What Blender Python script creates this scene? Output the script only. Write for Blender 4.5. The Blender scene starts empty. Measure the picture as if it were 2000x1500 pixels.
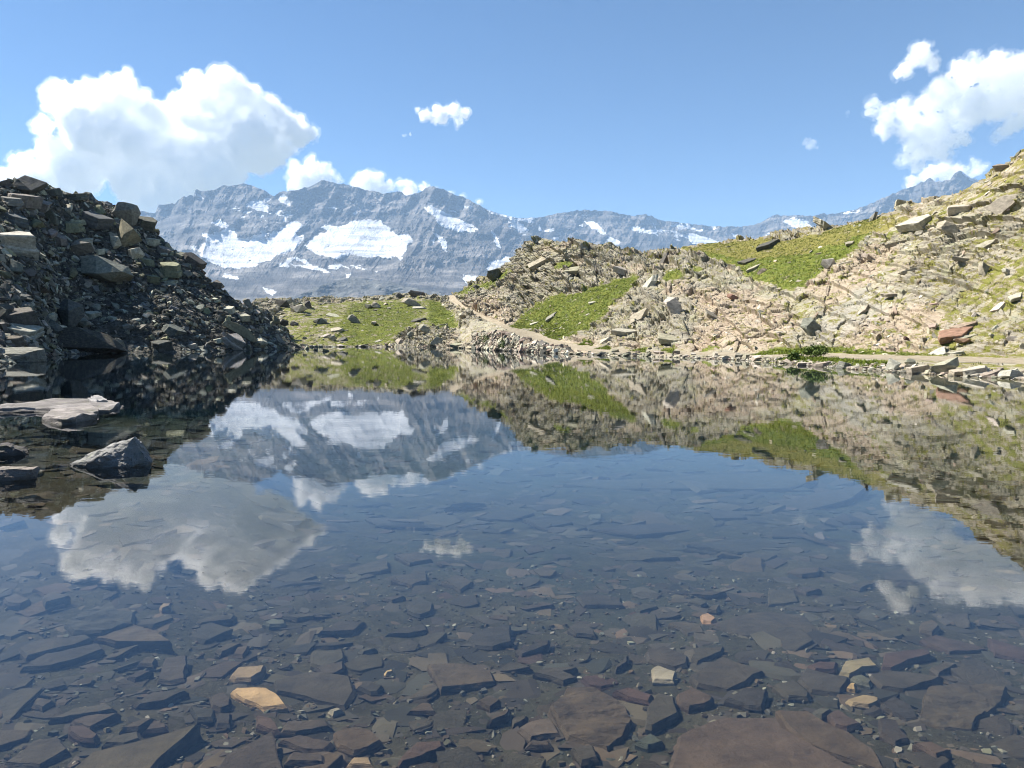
import bpy, bmesh, math, random
import numpy as np
from mathutils import Vector, Matrix, Euler

# ------------------------------------------------------------------ camera, sky, sun, exposure
S = bpy.context.scene
C = S.collection
R = math.radians
CAM_H = 1.6            # metres above the water
FPX = 1400.0           # focal length in pixels of a 2000 px wide picture
PITCH = R(3.88)        # looking slightly down
SUN_AZ = R(-69)        # clockwise from the view direction (+Y): the sun stands ahead on the left
SUN_EL = R(47)

cam_d = bpy.data.cameras.new('camera')
cam = bpy.data.objects.new('camera', cam_d)
C.objects.link(cam)
cam.location = (0, 0, CAM_H)
cam.rotation_euler = (R(90) - PITCH, 0, 0)
cam_d.sensor_width = 36.0
cam_d.lens = FPX / 2000.0 * 36.0
cam_d.clip_start = 0.1
cam_d.clip_end = 90000.0
S.camera = cam

W = bpy.data.worlds.new('World')
S.world = W
W.use_nodes = True
wn = W.node_tree.nodes
sky = wn.new('ShaderNodeTexSky')
sky.sky_type = 'NISHITA'
sky.sun_disc = False
sky.sun_elevation = SUN_EL
sky.sun_rotation = SUN_AZ
sky.altitude = 2400
sky.air_density = 1.0
sky.dust_density = 0.0
sky.ozone_density = 2.0
hsv = wn.new('ShaderNodeHueSaturation')
hsv.inputs['Saturation'].default_value = 1.18
W.node_tree.links.new(sky.outputs[0], hsv.inputs['Color'])
W.node_tree.links.new(hsv.outputs[0], wn['Background'].inputs[0])
wn['Background'].inputs[1].default_value = 0.055

sun_d = bpy.data.lights.new('sun', 'SUN')
sun_d.energy = 5.0
sun_d.angle = R(0.53)
sun_d.color = (1.0, 0.95, 0.87)
sun = bpy.data.objects.new('sun', sun_d)
C.objects.link(sun)
SUN_DIR = Vector((math.sin(SUN_AZ) * math.cos(SUN_EL), math.cos(SUN_AZ) * math.cos(SUN_EL), math.sin(SUN_EL)))
sun.rotation_euler = SUN_DIR.to_track_quat('Z', 'Y').to_euler()

S.view_settings.view_transform = 'Standard'
S.view_settings.look = 'None'
S.view_settings.gamma = 1.0
S.view_settings.use_curve_mapping = False
S.view_settings.exposure = 1.35
S.render.engine = 'CYCLES'
cy = S.cycles
cy.max_bounces = 72
cy.diffuse_bounces = 3
cy.glossy_bounces = 3
cy.transmission_bounces = 2
cy.transparent_max_bounces = 12
cy.volume_bounces = 64
cy.volume_step_rate = 0.6
cy.volume_max_steps = 200
S.render.filter_size = 1.0
cy.filter_width = 1.05
cy.use_denoising = True
cy.use_adaptive_sampling = True
cy.adaptive_threshold = 0.02
cy.sample_clamp_indirect = 6.0
cy.caustics_reflective = False
cy.caustics_refractive = False

# ------------------------------------------------------------------ numbers: pixels <-> places, noise, interpolation
SP, CP = math.sin(PITCH), math.cos(PITCH)


def pix(px, py, Y):
    """the place at depth Y (metres straight ahead) seen at pixel px, py of the 2000 x 1500 picture"""
    px = np.asarray(px, float); py = np.asarray(py, float); Y = np.asarray(Y, float)
    t = (750 - py) / FPX
    dy = CP + t * SP
    dz = -SP + t * CP
    k = Y / dy
    return np.stack([(px - 1000) / FPX * k, Y + 0 * k, CAM_H + dz * k], -1)


def unpix(P):
    P = np.asarray(P, float)
    y = P[..., 1]; z = P[..., 2] - CAM_H
    f = y * CP - z * SP
    u = y * SP + z * CP
    return 1000 + FPX * P[..., 0] / f, 750 - FPX * u / f


def py_of(Y, z):
    r = (z - CAM_H) / Y
    return 750 - FPX * (r * CP + SP) / (CP - r * SP)


def plane_Y(py, z=0.0):
    t = (750 - py) / FPX
    return (z - CAM_H) / (-SP + t * CP) * (CP + t * SP)


def pchip(x, xs, ys):
    """monotone cubic through xs (K), ys (K, ...) at x (N) -> (N, ...)"""
    xs = np.asarray(xs, float); ys = np.asarray(ys, float)
    h = np.diff(xs).reshape((-1,) + (1,) * (ys.ndim - 1))
    d = np.diff(ys, axis=0) / h
    m = np.zeros_like(ys)
    same = d[1:] * d[:-1] > 0
    w1 = 2 * h[1:] + h[:-1]; w2 = h[1:] + 2 * h[:-1]
    with np.errstate(divide='ignore', invalid='ignore'):
        mm = (w1 + w2) / (w1 / d[:-1] + w2 / d[1:])
    m[1:-1] = np.where(same, mm, 0)
    m[0] = d[0]; m[-1] = d[-1]
    x = np.clip(x, xs[0], xs[-1])
    i = np.clip(np.searchsorted(xs, x, 'right') - 1, 0, len(xs) - 2)
    sh = (-1,) + (1,) * (ys.ndim - 1)
    hh = np.diff(xs)[i].reshape(sh)
    t = ((x - xs[i]).reshape(sh)) / hh
    a, b = ys[i], ys[i + 1]
    return (a * (2 * t ** 3 - 3 * t ** 2 + 1) + m[i] * hh * (t ** 3 - 2 * t ** 2 + t)
            + b * (-2 * t ** 3 + 3 * t ** 2) + m[i + 1] * hh * (t ** 3 - t ** 2))


def hsh(ix, iy, iz, seed):
    n = (ix.astype(np.uint32) * np.uint32(374761393) + iy.astype(np.uint32) * np.uint32(668265263)
         + iz.astype(np.uint32) * np.uint32(2246822519) + np.uint32((seed * 3266489917) & 0xffffffff))
    n = (n ^ (n >> np.uint32(13))) * np.uint32(1274126177)
    n = (n ^ (n >> np.uint32(15))) * np.uint32(2654435761)
    n = n ^ (n >> np.uint32(16))
    return n.astype(np.float32) * np.float32(1 / 4294967296.0)


def vnoise(P, seed=0):
    P = np.asarray(P, np.float32)
    f = np.floor(P)
    i = f.astype(np.int64)
    t = P - f
    t = t * t * t * (t * (t * 6 - 15) + 10)
    out = 0
    for dx in (0, 1):
        wx = t[..., 0] if dx else 1 - t[..., 0]
        for dy in (0, 1):
            wy = t[..., 1] if dy else 1 - t[..., 1]
            for dz in (0, 1):
                wz = t[..., 2] if dz else 1 - t[..., 2]
                out = out + wx * wy * wz * hsh(i[..., 0] + dx, i[..., 1] + dy, i[..., 2] + dz, seed)
    return out * 2 - 1


def fbm(P, octs=4, seed=0, gain=0.5, lac=2.03, ridged=False):
    P = np.asarray(P, np.float32)
    s = 0; a = 1.0; tot = 0
    for o in range(octs):
        n = vnoise(P + np.float32(17.3 * o), seed + o)
        if ridged:
            n = 1 - 2 * np.abs(n)
        s = s + a * n; tot += a
        a *= gain; P = P * np.float32(lac)
    return s / tot


def cells(P, seed=0, jit=0.85):
    """nearest jittered cell: distance, gap to the second, three random numbers of the cell, offset from its centre"""
    P = np.asarray(P, np.float32)
    b = np.floor(P - 0.5).astype(np.int64)
    n = P.shape[0]
    f1 = np.full(n, 9, np.float32); f2 = np.full(n, 9, np.float32)
    rid = np.zeros((n, 3), np.float32); off = np.zeros((n, 3), np.float32)
    for dx in (0, 1):
        for dy in (0, 1):
            for dz in (0, 1):
                cx, cy_, cz = b[:, 0] + dx, b[:, 1] + dy, b[:, 2] + dz
                r = np.stack([hsh(cx, cy_, cz, seed + k) for k in (11, 12, 13)], -1)
                q = P - (np.stack([cx, cy_, cz], -1) + 0.5 + (r - 0.5) * jit)
                d = np.sqrt((q * q).sum(-1))
                near = d < f1
                f2 = np.where(near, f1, np.minimum(f2, d))
                f1 = np.where(near, d, f1)
                rid[near] = r[near]
                off[near] = q[near]
    return f1, f2 - f1, rid, off


def in_poly(px, py, poly):
    poly = np.asarray(poly, float)
    x0, y0 = poly[:, 0], poly[:, 1]
    x1, y1 = np.roll(x0, -1), np.roll(y0, -1)
    c = np.zeros(px.shape, bool)
    for a, b, d, e in zip(x0, y0, x1, y1):
        if b == e:
            continue
        c ^= ((b > py) != (e > py)) & (px < (d - a) * (py - b) / (e - b) + a)
    return c


def seg_dist(px, py, line):
    """distance to a polyline in pixels and the signed side (+ = right of the line going down)"""
    best = np.full(px.shape, 1e9); side = np.zeros(px.shape)
    for (a, b), (d, e) in zip(line[:-1], line[1:]):
        ux, uy = d - a, e - b
        L = ux * ux + uy * uy
        t = np.clip(((px - a) * ux + (py - b) * uy) / L, 0, 1)
        qx, qy = px - a - t * ux, py - b - t * uy
        dd = np.sqrt(qx * qx + qy * qy)
        s = np.sign(uy * (px - a) - ux * (py - b))
        m = dd < best
        best[m] = dd[m]; side[m] = s[m]
    return best, side


def sstep(a, b, x):
    t = np.clip((x - a) / (b - a), 0, 1)
    return t * t * (3 - 2 * t)


# ------------------------------------------------------------------ meshes, objects, tags
def mesh_np(name, V, F, smooth=False, mat=None, attrs=None):
    """V (n,3), F (m,k) of one polygon size; attrs {name: (n,) floats or (n,3) colours}"""
    me = bpy.data.meshes.new(name)
    V = np.asarray(V, np.float32); F = np.asarray(F, np.int32)
    me.vertices.add(len(V)); me.vertices.foreach_set('co', V.ravel())
    k = F.shape[1]
    me.loops.add(F.size); me.loops.foreach_set('vertex_index', F.ravel())
    me.polygons.add(len(F))
    me.polygons.foreach_set('loop_start', np.arange(0, F.size, k, dtype=np.int32))
    me.polygons.foreach_set('loop_total', np.full(len(F), k, np.int32))
    me.polygons.foreach_set('use_smooth', np.full(len(F), smooth))
    for n_, a in (attrs or {}).items():
        a = np.asarray(a, np.float32)
        if a.ndim == 1:
            at = me.attributes.new(n_, 'FLOAT', 'POINT'); at.data.foreach_set('value', a)
        else:
            at = me.attributes.new(n_, 'FLOAT_COLOR', 'POINT')
            at.data.foreach_set('color', np.concatenate([a, np.ones((len(a), 1), np.float32)], 1).ravel())
    me.update(calc_edges=True)
    if mat:
        me.materials.append(mat)
    return me


def grid_faces(nr, nc):
    i = np.arange((nr - 1) * (nc - 1)); r = i // (nc - 1); c = i % (nc - 1)
    a = r * nc + c
    return np.stack([a, a + 1, a + nc + 1, a + nc], -1)


def link(name, me, parent=None, **tags):
    o = bpy.data.objects.new(name, me)
    C.objects.link(o)
    if parent:
        o.parent = parent
    for k, v in tags.items():
        if v:
            o[k] = v
    return o


def from_bm(name, bm, mat=None, smooth=False):
    me = bpy.data.meshes.new(name)
    bm.to_mesh(me); bm.free()
    if smooth:
        me.polygons.foreach_set('use_smooth', [True] * len(me.polygons))
    if mat:
        me.materials.append(mat)
    return me


# ------------------------------------------------------------------ materials
class NT:
    def __init__(self, name):
        self.m = bpy.data.materials.new(name)
        self.m.use_nodes = True
        self.t = self.m.node_tree
        self.t.nodes.clear()
        self.out = self.n('ShaderNodeOutputMaterial')

    def n(self, typ, **kw):
        nd = self.t.nodes.new(typ)
        for k, v in kw.items():
            setattr(nd, k, v)
        return nd

    def l(self, a, b):
        self.t.links.new(a, b)

    def put(self, sock, v):
        if isinstance(v, bpy.types.NodeSocket):
            self.l(v, sock)
        elif v is not None:
            sock.default_value = v if not isinstance(v, tuple) or len(v) != 3 or sock.type == 'VECTOR' else (*v, 1)

    def pos(self):
        return self.n('ShaderNodeNewGeometry').outputs['Position']

    def objco(self):
        return self.n('ShaderNodeTexCoord').outputs['Object']

    def attr(self, name, color=False):
        a = self.n('ShaderNodeAttribute', attribute_name=name)
        return a.outputs['Color' if color else 'Fac']

    def mapv(self, v, scale=(1, 1, 1), rot=(0, 0, 0)):
        m = self.n('ShaderNodeMapping')
        self.l(v, m.inputs[0]); m.inputs[2].default_value = rot; m.inputs[3].default_value = scale
        return m.outputs[0]

    def noise(self, v, scale, detail=4, rough=0.55, dist=0.0):
        n = self.n('ShaderNodeTexNoise')
        self.l(v, n.inputs['Vector'])
        n.inputs['Scale'].default_value = scale; n.inputs['Detail'].default_value = detail
        n.inputs['Roughness'].default_value = rough; n.inputs['Distortion'].default_value = dist
        return n.outputs[0]

    def vor(self, v, scale, feature='F1', out='Distance'):
        n = self.n('ShaderNodeTexVoronoi', feature=feature)
        self.l(v, n.inputs['Vector']); n.inputs['Scale'].default_value = scale
        return n.outputs[out]

    def ramp(self, v, stops):
        r = self.n('ShaderNodeValToRGB')
        self.put(r.inputs[0], v)
        e = r.color_ramp.elements
        for k, (p, c) in enumerate(stops):
            if k > 1:
                e.new(p)
            e[k].position = p
            e[k].color = (*c, 1) if isinstance(c, tuple) else (c, c, c, 1)
        return r.outputs[0]

    def rng(self, v, a, b, c=0.0, d=1.0):
        r = self.n('ShaderNodeMapRange')
        self.put(r.inputs[0], v)
        for k, x in zip((1, 2, 3, 4), (a, b, c, d)):
            r.inputs[k].default_value = x
        return r.outputs[0]

    def math(self, op, a, b=None):
        m = self.n('ShaderNodeMath', operation=op)
        self.put(m.inputs[0], a)
        if b is not None:
            self.put(m.inputs[1], b)
        return m.outputs[0]

    def mix(self, f, a, b, typ='MIX'):
        m = self.n('ShaderNodeMix', data_type='RGBA', blend_type=typ)
        self.put(m.inputs['Factor'], f)
        self.put(m.inputs[6], a); self.put(m.inputs[7], b)
        return m.outputs[2]

    def bump(self, h, dist, strength=1.0, nrm=None):
        b = self.n('ShaderNodeBump')
        self.l(h, b.inputs['Height'])
        b.inputs['Distance'].default_value = dist; b.inputs['Strength'].default_value = strength
        if nrm:
            self.l(nrm, b.inputs['Normal'])
        return b.outputs[0]

    def principled(self, col, rough=0.85, nrm=None, spec=0.25):
        p = self.n('ShaderNodeBsdfPrincipled')
        self.put(p.inputs['Base Color'], col)
        self.put(p.inputs['Roughness'], rough)
        p.inputs['Specular IOR Level'].default_value = spec
        if nrm:
            self.l(nrm, p.inputs['Normal'])
        self.l(p.outputs[0], self.out.inputs[0])
        return p

# ------------------------------------------------------------------ far ground and mountains
g = NT('valley_ground')
p_ = g.pos()
g.principled(g.mix(g.noise(p_, 0.004, 6), (0.10, 0.12, 0.06), (0.22, 0.20, 0.16)))
me = mesh_np('ground', [(-40000, -40000, -70), (40000, -40000, -70), (40000, 40000, -70), (-40000, 40000, -70)], [(0, 1, 2, 3)], mat=g.m)
link('ground', me, kind='structure')

CREST = [(-900, 520), (-500, 500), (-200, 470), (100, 455), (230, 425), (270, 412), (303, 416), (310, 400), (340, 398), (348, 391), (360, 384), (378, 381), (382, 371), (400, 374), (420, 371),
         (435, 361), (450, 363), (465, 361), (475, 359), (490, 362), (510, 370), (535, 383), (546, 375), (575, 371), (600, 366), (615, 360),
         (628, 351), (642, 354), (680, 362), (720, 372), (750, 378), (770, 377), (778, 373), (795, 382), (825, 374), (832, 367),
         (845, 364), (860, 368), (880, 377), (905, 385), (930, 397), (955, 411), (980, 418), (1010, 426), (1050, 425), (1090, 417),
         (1120, 412), (1150, 410), (1190, 413), (1240, 421), (1262, 419), (1300, 432), (1340, 437), (1400, 442), (1440, 443),
         (1470, 440), (1500, 427), (1512, 420), (1550, 420), (1580, 422), (1610, 418), (1640, 415), (1670, 408), (1700, 397),
         (1740, 380), (1765, 370), (1790, 362), (1808, 352), (1816, 348), (1830, 355), (1855, 352), (1868, 335), (1876, 332),
         (1890, 345), (1915, 352), (1960, 345), (2050, 330), (2300, 360), (2700, 440), (3000, 480)]


def crest_y(px):
    return np.interp(px, [c[0] for c in CREST], [c[1] for c in CREST])


mcols = np.concatenate([np.linspace(-900, 200, 90, endpoint=False), np.arange(200, 2050, 1.6), np.linspace(2050, 3000, 70)])
cy_m = crest_y(mcols)
ycrest = np.interp(mcols, [-900, 250, 700, 1000, 1100, 1450, 1600, 1870, 3000], [6500, 7000, 7000, 7300, 8200, 8600, 8000, 7400, 6500])
NR = 230
v = np.linspace(0, 1, NR)[:, None]            # 0 bottom .. 1 crest
PY = 690 + (cy_m[None] - 690) * v
PX = np.repeat(mcols[None], NR, 0)
# depth: how far the face lies at each height of the picture
base = np.interp(PY.ravel(), [330, 420, 470, 520, 550, 585, 640, 690], [0, -420, -1050, -1850, -2500, -3300, -4300, -5000]).reshape(PY.shape)
crest_off = np.interp(cy_m, [330, 420, 470, 520], [0, -420, -1050, -1850])
Y = ycrest[None] + base - crest_off[None] * v
# spurs and buttresses: lines in the face that stand out towards the viewer, (line, how far out, half width, skew)
SPURS = [([(845, 364), (835, 420), (815, 470), (790, 505), (755, 528), (720, 548), (690, 575)], 620, 70, 0.55),
         ([(628, 351), (615, 400), (590, 440), (570, 465)], 260, 45, 0.3),
         ([(435, 361), (420, 410), (408, 450), (395, 500)], 280, 40, 0.4),
         ([(382, 371), (370, 430), (350, 500)], 240, 40, 0.4),
         ([(310, 400), (318, 450), (330, 520)], 160, 35, 0.3),
         ([(546, 375), (535, 410), (500, 455)], 160, 35, 0.3),
         ([(700, 368), (690, 400), (665, 425)], 130, 30, 0.3),
         ([(760, 378), (765, 410), (770, 440)], 150, 28, 0.3),
         ([(905, 385), (925, 440), (940, 500), (930, 570)], 220, 55, 0.3),
         ([(700, 470), (660, 500), (620, 520), (560, 560)], 130, 40, 0.0),
         ([(980, 418), (1000, 450), (1020, 500)], 240, 45, 0.3),
         ([(1090, 417), (1080, 450), (1060, 500)], 200, 40, 0.3),
         ([(1150, 410), (1170, 440), (1190, 480)], 200, 40, 0.3),
         ([(1262, 419), (1270, 450), (1290, 490)], 240, 40, 0.3),
         ([(1340, 437), (1350, 460), (1380, 490)], 160, 35, 0.3),
         ([(1512, 420), (1470, 450), (1430, 480)], 300, 45, 0.3),
         ([(1700, 397), (1690, 420), (1670, 450)], 200, 35, 0.3),
         ([(1816, 348), (1790, 390), (1780, 420)], 220, 35, 0.3),
         ([(1872, 332), (1860, 370), (1850, 420)], 260, 40, 0.3)]
for line, amp, wd, sk in SPURS:
    d, side = seg_dist(PX, PY, line)
    wdd = wd * np.where(side > 0, 1 + sk, 1 - sk * 0.5)
    Y -= amp * np.exp(-(d / wdd) * 1.4) * (0.2 + 0.8 * sstep(0, 75, PY - cy_m[None]))
# the two hollow snow basins
for line, amp, wd in [([(430, 490), (520, 480), (590, 470)], 30, 50), ([(620, 480), (700, 460), (790, 470)], 30, 55)]:
    d, side = seg_dist(PX, PY, line)
    Y += amp * np.exp(-(d / wd) ** 2)

SNOW = [  # outlines of snow and ice
    [(392, 497), (402, 478), (425, 462), (450, 466), (480, 464), (515, 460), (540, 468), (575, 462), (592, 458), (586, 480), (550, 498), (520, 510), (470, 524), (440, 522), (415, 510)],
    [(512, 462), (540, 452), (575, 432), (588, 442), (575, 466), (530, 476)], [(408, 470), (425, 455), (452, 444), (458, 462), (430, 474)],
    [(390, 490), (402, 470), (408, 458), (425, 452), (452, 442), (440, 445), (412, 437), (428, 428), (450, 440), (458, 445), (457, 462), (466, 470), (492, 462), (508, 458), (522, 442), (520, 456), (540, 455),
     (560, 440), (575, 432), (580, 440), (560, 462), (590, 460), (580, 478), (548, 498), (520, 506), (470, 522), (440, 521), (420, 508), (400, 500)],
    [(600, 478), (612, 465), (640, 452), (668, 442), (690, 432), (700, 428), (722, 430), (740, 430), (746, 438), (762, 445), (760, 452), (775, 458), (797, 460), (805, 468), (790, 490), (778, 508), (774, 500), (755, 505),
     (742, 500), (720, 500), (700, 498), (675, 500), (660, 505), (640, 500), (620, 495), (608, 490)],
    [(630, 446), (640, 440), (660, 444), (640, 452)],
    [(833, 407), (845, 402), (862, 412), (885, 425), (905, 432), (920, 438), (930, 447), (915, 454), (890, 450), (868, 443), (850, 432), (855, 424), (842, 420)],
    [(855, 462), (865, 462), (872, 475), (870, 488), (862, 480)], [(846, 456), (852, 458), (850, 478), (846, 470)],
    [(958, 452), (965, 456), (972, 470), (976, 482), (968, 475)], [(985, 500), (1010, 510), (990, 525), (960, 530), (950, 522), (960, 515)],
    [(908, 538), (930, 540), (945, 545), (925, 560), (910, 552)], [(940, 400), (965, 412), (990, 418), (1012, 426), (1048, 424), (1040, 433), (1010, 430), (985, 424), (955, 416)],
    [(1000, 430), (1022, 438), (1028, 452), (1012, 452), (1000, 442)], [(1052, 440), (1057, 438), (1058, 452), (1052, 450)], [(1142, 434), (1160, 432), (1180, 452), (1172, 456)],
    [(1190, 462), (1208, 468), (1210, 474), (1200, 478), (1190, 470)], [(1238, 443), (1250, 443), (1254, 452), (1240, 450)], [(1278, 440), (1282, 440), (1284, 458), (1280, 456)],
    [(1310, 440), (1345, 437), (1350, 444), (1330, 446)], [(1302, 450), (1330, 453), (1342, 462), (1360, 458), (1390, 466), (1412, 480), (1380, 483), (1350, 476), (1335, 462)],
    [(1348, 440), (1372, 450), (1368, 452), (1352, 445)], [(1376, 440), (1402, 443), (1400, 447), (1380, 444)], [(1430, 458), (1455, 462), (1440, 468)], [(1530, 430), (1550, 426), (1570, 430), (1592, 447), (1570, 448), (1545, 440)],
    [(1642, 415), (1660, 411), (1678, 408), (1672, 414), (1655, 417)], [(1882, 336), (1895, 345), (1920, 350), (1905, 356), (1890, 348)],
    [(492, 390), (512, 392), (528, 388), (532, 392), (520, 395), (500, 392)], [(488, 396), (505, 394), (528, 404), (520, 406), (522, 416), (505, 410), (486, 404)],
    [(552, 380), (560, 384), (562, 400), (548, 395), (546, 388)], [(378, 382), (390, 380), (396, 388), (388, 386)], [(553, 422), (558, 418), (556, 435), (552, 432)],
    [(640, 405), (655, 404), (656, 409), (642, 408)], [(690, 415), (697, 415), (696, 420), (690, 420)], [(485, 398), (500, 401), (497, 405), (486, 402)], [(440, 535), (458, 540), (462, 545), (440, 542)],
    [(516, 562), (530, 566), (542, 570), (530, 576), (520, 570)], [(575, 502), (600, 510), (606, 518), (590, 514)], [(570, 515), (620, 520), (645, 534), (610, 528)], [(675, 536), (686, 534), (680, 544)],
    [(878, 408), (888, 410), (890, 414), (880, 412)], [(908, 403), (920, 403), (924, 407), (912, 407)], [(455, 470), (462, 468), (462, 480)],
    [(405, 455), (398, 458), (406, 462), (412, 460)],
    [(372, 480), (385, 482), (380, 490)], [(540, 520), (562, 505), (580, 500), (560, 520)],
]
w1 = fbm(np.stack([PX / 16, PY / 10, 0 * PX], -1).reshape(-1, 3), 4, 5, 0.6).reshape(PX.shape)
w2 = fbm(np.stack([PX / 16, PY / 10, 0 * PX + 7], -1).reshape(-1, 3), 4, 9, 0.6).reshape(PX.shape)
w3 = fbm(np.stack([PX / 5, PY / 3.5, 0 * PX + 4], -1).reshape(-1, 3), 3, 15, 0.6).reshape(PX.shape)
sx, sy = PX + 8 * w1 + 4 * w3, PY + 5 * w2 + 3 * w3
snow = np.zeros(PX.shape)
for poly in SNOW:
    poly = np.array(poly, float)
    cxp, cyp = poly.mean(0)
    grow = 1 + min(0.25, 5.0 / max(np.ptp(poly[:, 0]), 6))
    pp = (poly - (cxp, cyp)) * grow + (cxp, cyp)
    snow = np.maximum(snow, in_poly(sx, sy, pp).astype(float))
# scattered small fields below the ice and along ledges
spk = fbm(np.stack([PX / 30, PY / 9, 0 * PX + 3], -1).reshape(-1, 3), 4, 21, 0.6).reshape(PX.shape)
zone = np.maximum.reduce([np.exp(-((PX - 640) / 90) ** 2 - ((PY - 517) / 20) ** 2), 1.0 * np.exp(-((PX - 1310) / 170) ** 2 - ((PY - 450) / 16) ** 2), 0.9 * np.exp(-((PX - 1090) / 70) ** 2 - ((PY - 455) / 22) ** 2), 0.8 * np.exp(-((PX - 500) / 120) ** 2 - ((PY - 425) / 30) ** 2), 0.75 * np.exp(-((PX - 1010) / 60) ** 2 - ((PY - 445) / 20) ** 2)])
snow = np.maximum(snow, (spk > 0.75 - 0.56 * zone).astype(float) * (zone > 0.15))
# crevassed streaks of rock showing through
rk = fbm(np.stack([PX / 22 + PY / 30, PY / 6 + PX / 60, 0 * PX + 11], -1).reshape(-1, 3), 4, 31, 0.6).reshape(PX.shape)
snow *= (rk < 0.56)
# gullies and broken rock in the depth of the face
gq = np.stack([PX / 40 + PY / 70, PY / 55 - PX / 200, 0 * PX], -1).reshape(-1, 3)
r1 = fbm(gq, 5, 41, 0.55, ridged=True).reshape(PX.shape)
r2 = fbm(np.stack([PX / 14 - PY / 26, PY / 15, 0 * PX + 5], -1).reshape(-1, 3), 4, 51, 0.6, ridged=True).reshape(PX.shape)
sb = snow.copy()
for _ in range(10):
    sb[1:-1, 1:-1] = (sb[1:-1, 1:-1] * 2 + sb[:-2, 1:-1] + sb[2:, 1:-1] + sb[1:-1, :-2] + sb[1:-1, 2:]) / 6
rough_ = 1 - 0.8 * sb
lower = sstep(560, 500, PY)
r0 = fbm(np.stack([PX / 75 + PY / 150, PY / 110, 0 * PX + 2], -1).reshape(-1, 3), 3, 45, 0.5).reshape(PX.shape)
ledge = fbm(np.stack([PX / 60, (PY + 0.25 * PX) / 9, 0 * PX + 8], -1).reshape(-1, 3), 4, 47, 0.6).reshape(PX.shape)
Y -= (190 * (r1 - r1.mean()) + 60 * (r2 - r2.mean()) + 260 * r0 + 45 * ledge) * rough_ * (0.35 + 0.65 * lower)
jag = fbm(np.stack([mcols / 7, 0 * mcols, 0 * mcols], -1), 3, 61, 0.6) * 3.0 * np.interp(mcols, [900, 960, 1040, 1080], [1, .3, .3, 1])
PYj = PY - jag[None] * (v ** 14)
MV = pix(PX, PYj, Y).reshape(-1, 3)
back = pix(mcols, cy_m + 40, ycrest + 700); back[:, 2] = MV[-len(mcols):, 2] - 500
MV = np.concatenate([MV, back])
snow_a = np.concatenate([snow.ravel(), np.zeros(len(mcols))])

m = NT('alpine_rock_and_snow')
P = m.pos()
band = m.noise(m.mapv(P, (0.002, 0.002, 0.012), (0.2, 0.35, 0)), 1.0, 6, 0.65)
rock = m.ramp(band, [(0.32, (0.045, 0.044, 0.045)), (0.5, (0.12, 0.112, 0.105)), (0.66, (0.30, 0.275, 0.25))])
rock = m.mix(m.rng(m.noise(P, 0.02, 5, 0.7), 0.35, 0.65), m.mix(1.0, rock, (0.55, 0.55, 0.55), 'MULTIPLY'), rock)
sn = m.attr('snow')
sn = m.rng(m.math('ADD', sn, m.math('MULTIPLY', m.math('SUBTRACT', m.noise(P, 0.03, 3), 0.5), 0.8)), 0.4, 0.6)
ice = m.mix(m.rng(m.noise(m.mapv(P, (0.003, 0.003, 0.02)), 1, 5, 0.6), 0.44, 0.70), (0.66, 0.67, 0.68), (0.26, 0.27, 0.28))
nb = m.bump(m.noise(P, 0.025, 6, 0.7), 22.0, 1.0)
m.principled(m.mix(sn, rock, ice), 0.9, nb, 0.1)
link('mountain_range', mesh_np('mountain_range', MV, grid_faces(NR + 1, len(mcols)), False, m.m, {'snow': snow_a}), kind='structure')

# the dark scree ridge in front of the big face
FC = [(380, 640), (440, 615), (500, 600), (540, 590), (570, 580), (600, 569), (640, 553), (665, 546), (690, 541), (720, 545), (745, 551), (760, 549), (790, 559), (850, 569), (900, 590), (960, 620), (1000, 645)]
fc = np.arange(380, 1000, 1.6)
fy = np.interp(fc, [c[0] for c in FC], [c[1] for c in FC])
fy = fy + fbm(np.stack([fc / 12, 0 * fc, 0 * fc], -1), 3, 71) * 2.0
NR2 = 70
v = np.linspace(0, 1, NR2)[:, None]
PY = 690 + (fy[None] - 690) * v; PX = np.repeat(fc[None], NR2, 0)
Y = 2300 + 1500 * (690 - PY) / 150
q = np.stack([PX / 45 + PY / 60, PY / 22 - PX / 90, 0 * PX], -1).reshape(-1, 3)
Y -= 130 * fbm(q, 4, 81, 0.5).reshape(PX.shape)
FV = pix(PX, PY, Y).reshape(-1, 3)
bk = FV[-len(fc):].copy(); bk[:, 1] += 500; bk[:, 2] -= 260
m2 = NT('dark_scree')
P = m2.pos()
sc = m2.ramp(m2.noise(P, 0.02, 7, 0.7), [(0.35, (0.055, 0.055, 0.055)), (0.55, (0.12, 0.12, 0.11)), (0.72, (0.26, 0.25, 0.23))])
m2.principled(sc, 0.9, m2.bump(m2.noise(P, 0.05, 5, 0.7), 12.0), 0.1)
link('foothill', mesh_np('foothill', np.concatenate([FV, bk]), grid_faces(NR2 + 1, len(fc)), False, m2.m), kind='structure')

# ------------------------------------------------------------------ clouds: lumpy closed bodies filled with even mist
def cloud_mat(name, dens, k, lo):
    c = NT(name)
    P = c.pos()
    n = c.noise(P, 1.0 / (k * 30), 6, 0.62)
    vol = c.n('ShaderNodeVolumeScatter')
    vol.inputs['Color'].default_value = (1.0, 1.0, 1.0, 1)
    c.l(c.rng(n, lo - 0.04, lo + 0.16, 0.0, dens), vol.inputs['Density'])
    vol.inputs['Anisotropy'].default_value = 0.35
    c.l(vol.outputs[0], c.out.inputs['Volume'])
    return c.m


def ico_np(sub):
    bm = bmesh.new(); bmesh.ops.create_icosphere(bm, subdivisions=sub, radius=1)
    V = np.array([v.co[:] for v in bm.verts]); F = np.array([[v.index for v in f.verts] for f in bm.faces]); bm.free()
    return V, F


ICO2, ICO2F = ico_np(2)


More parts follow.
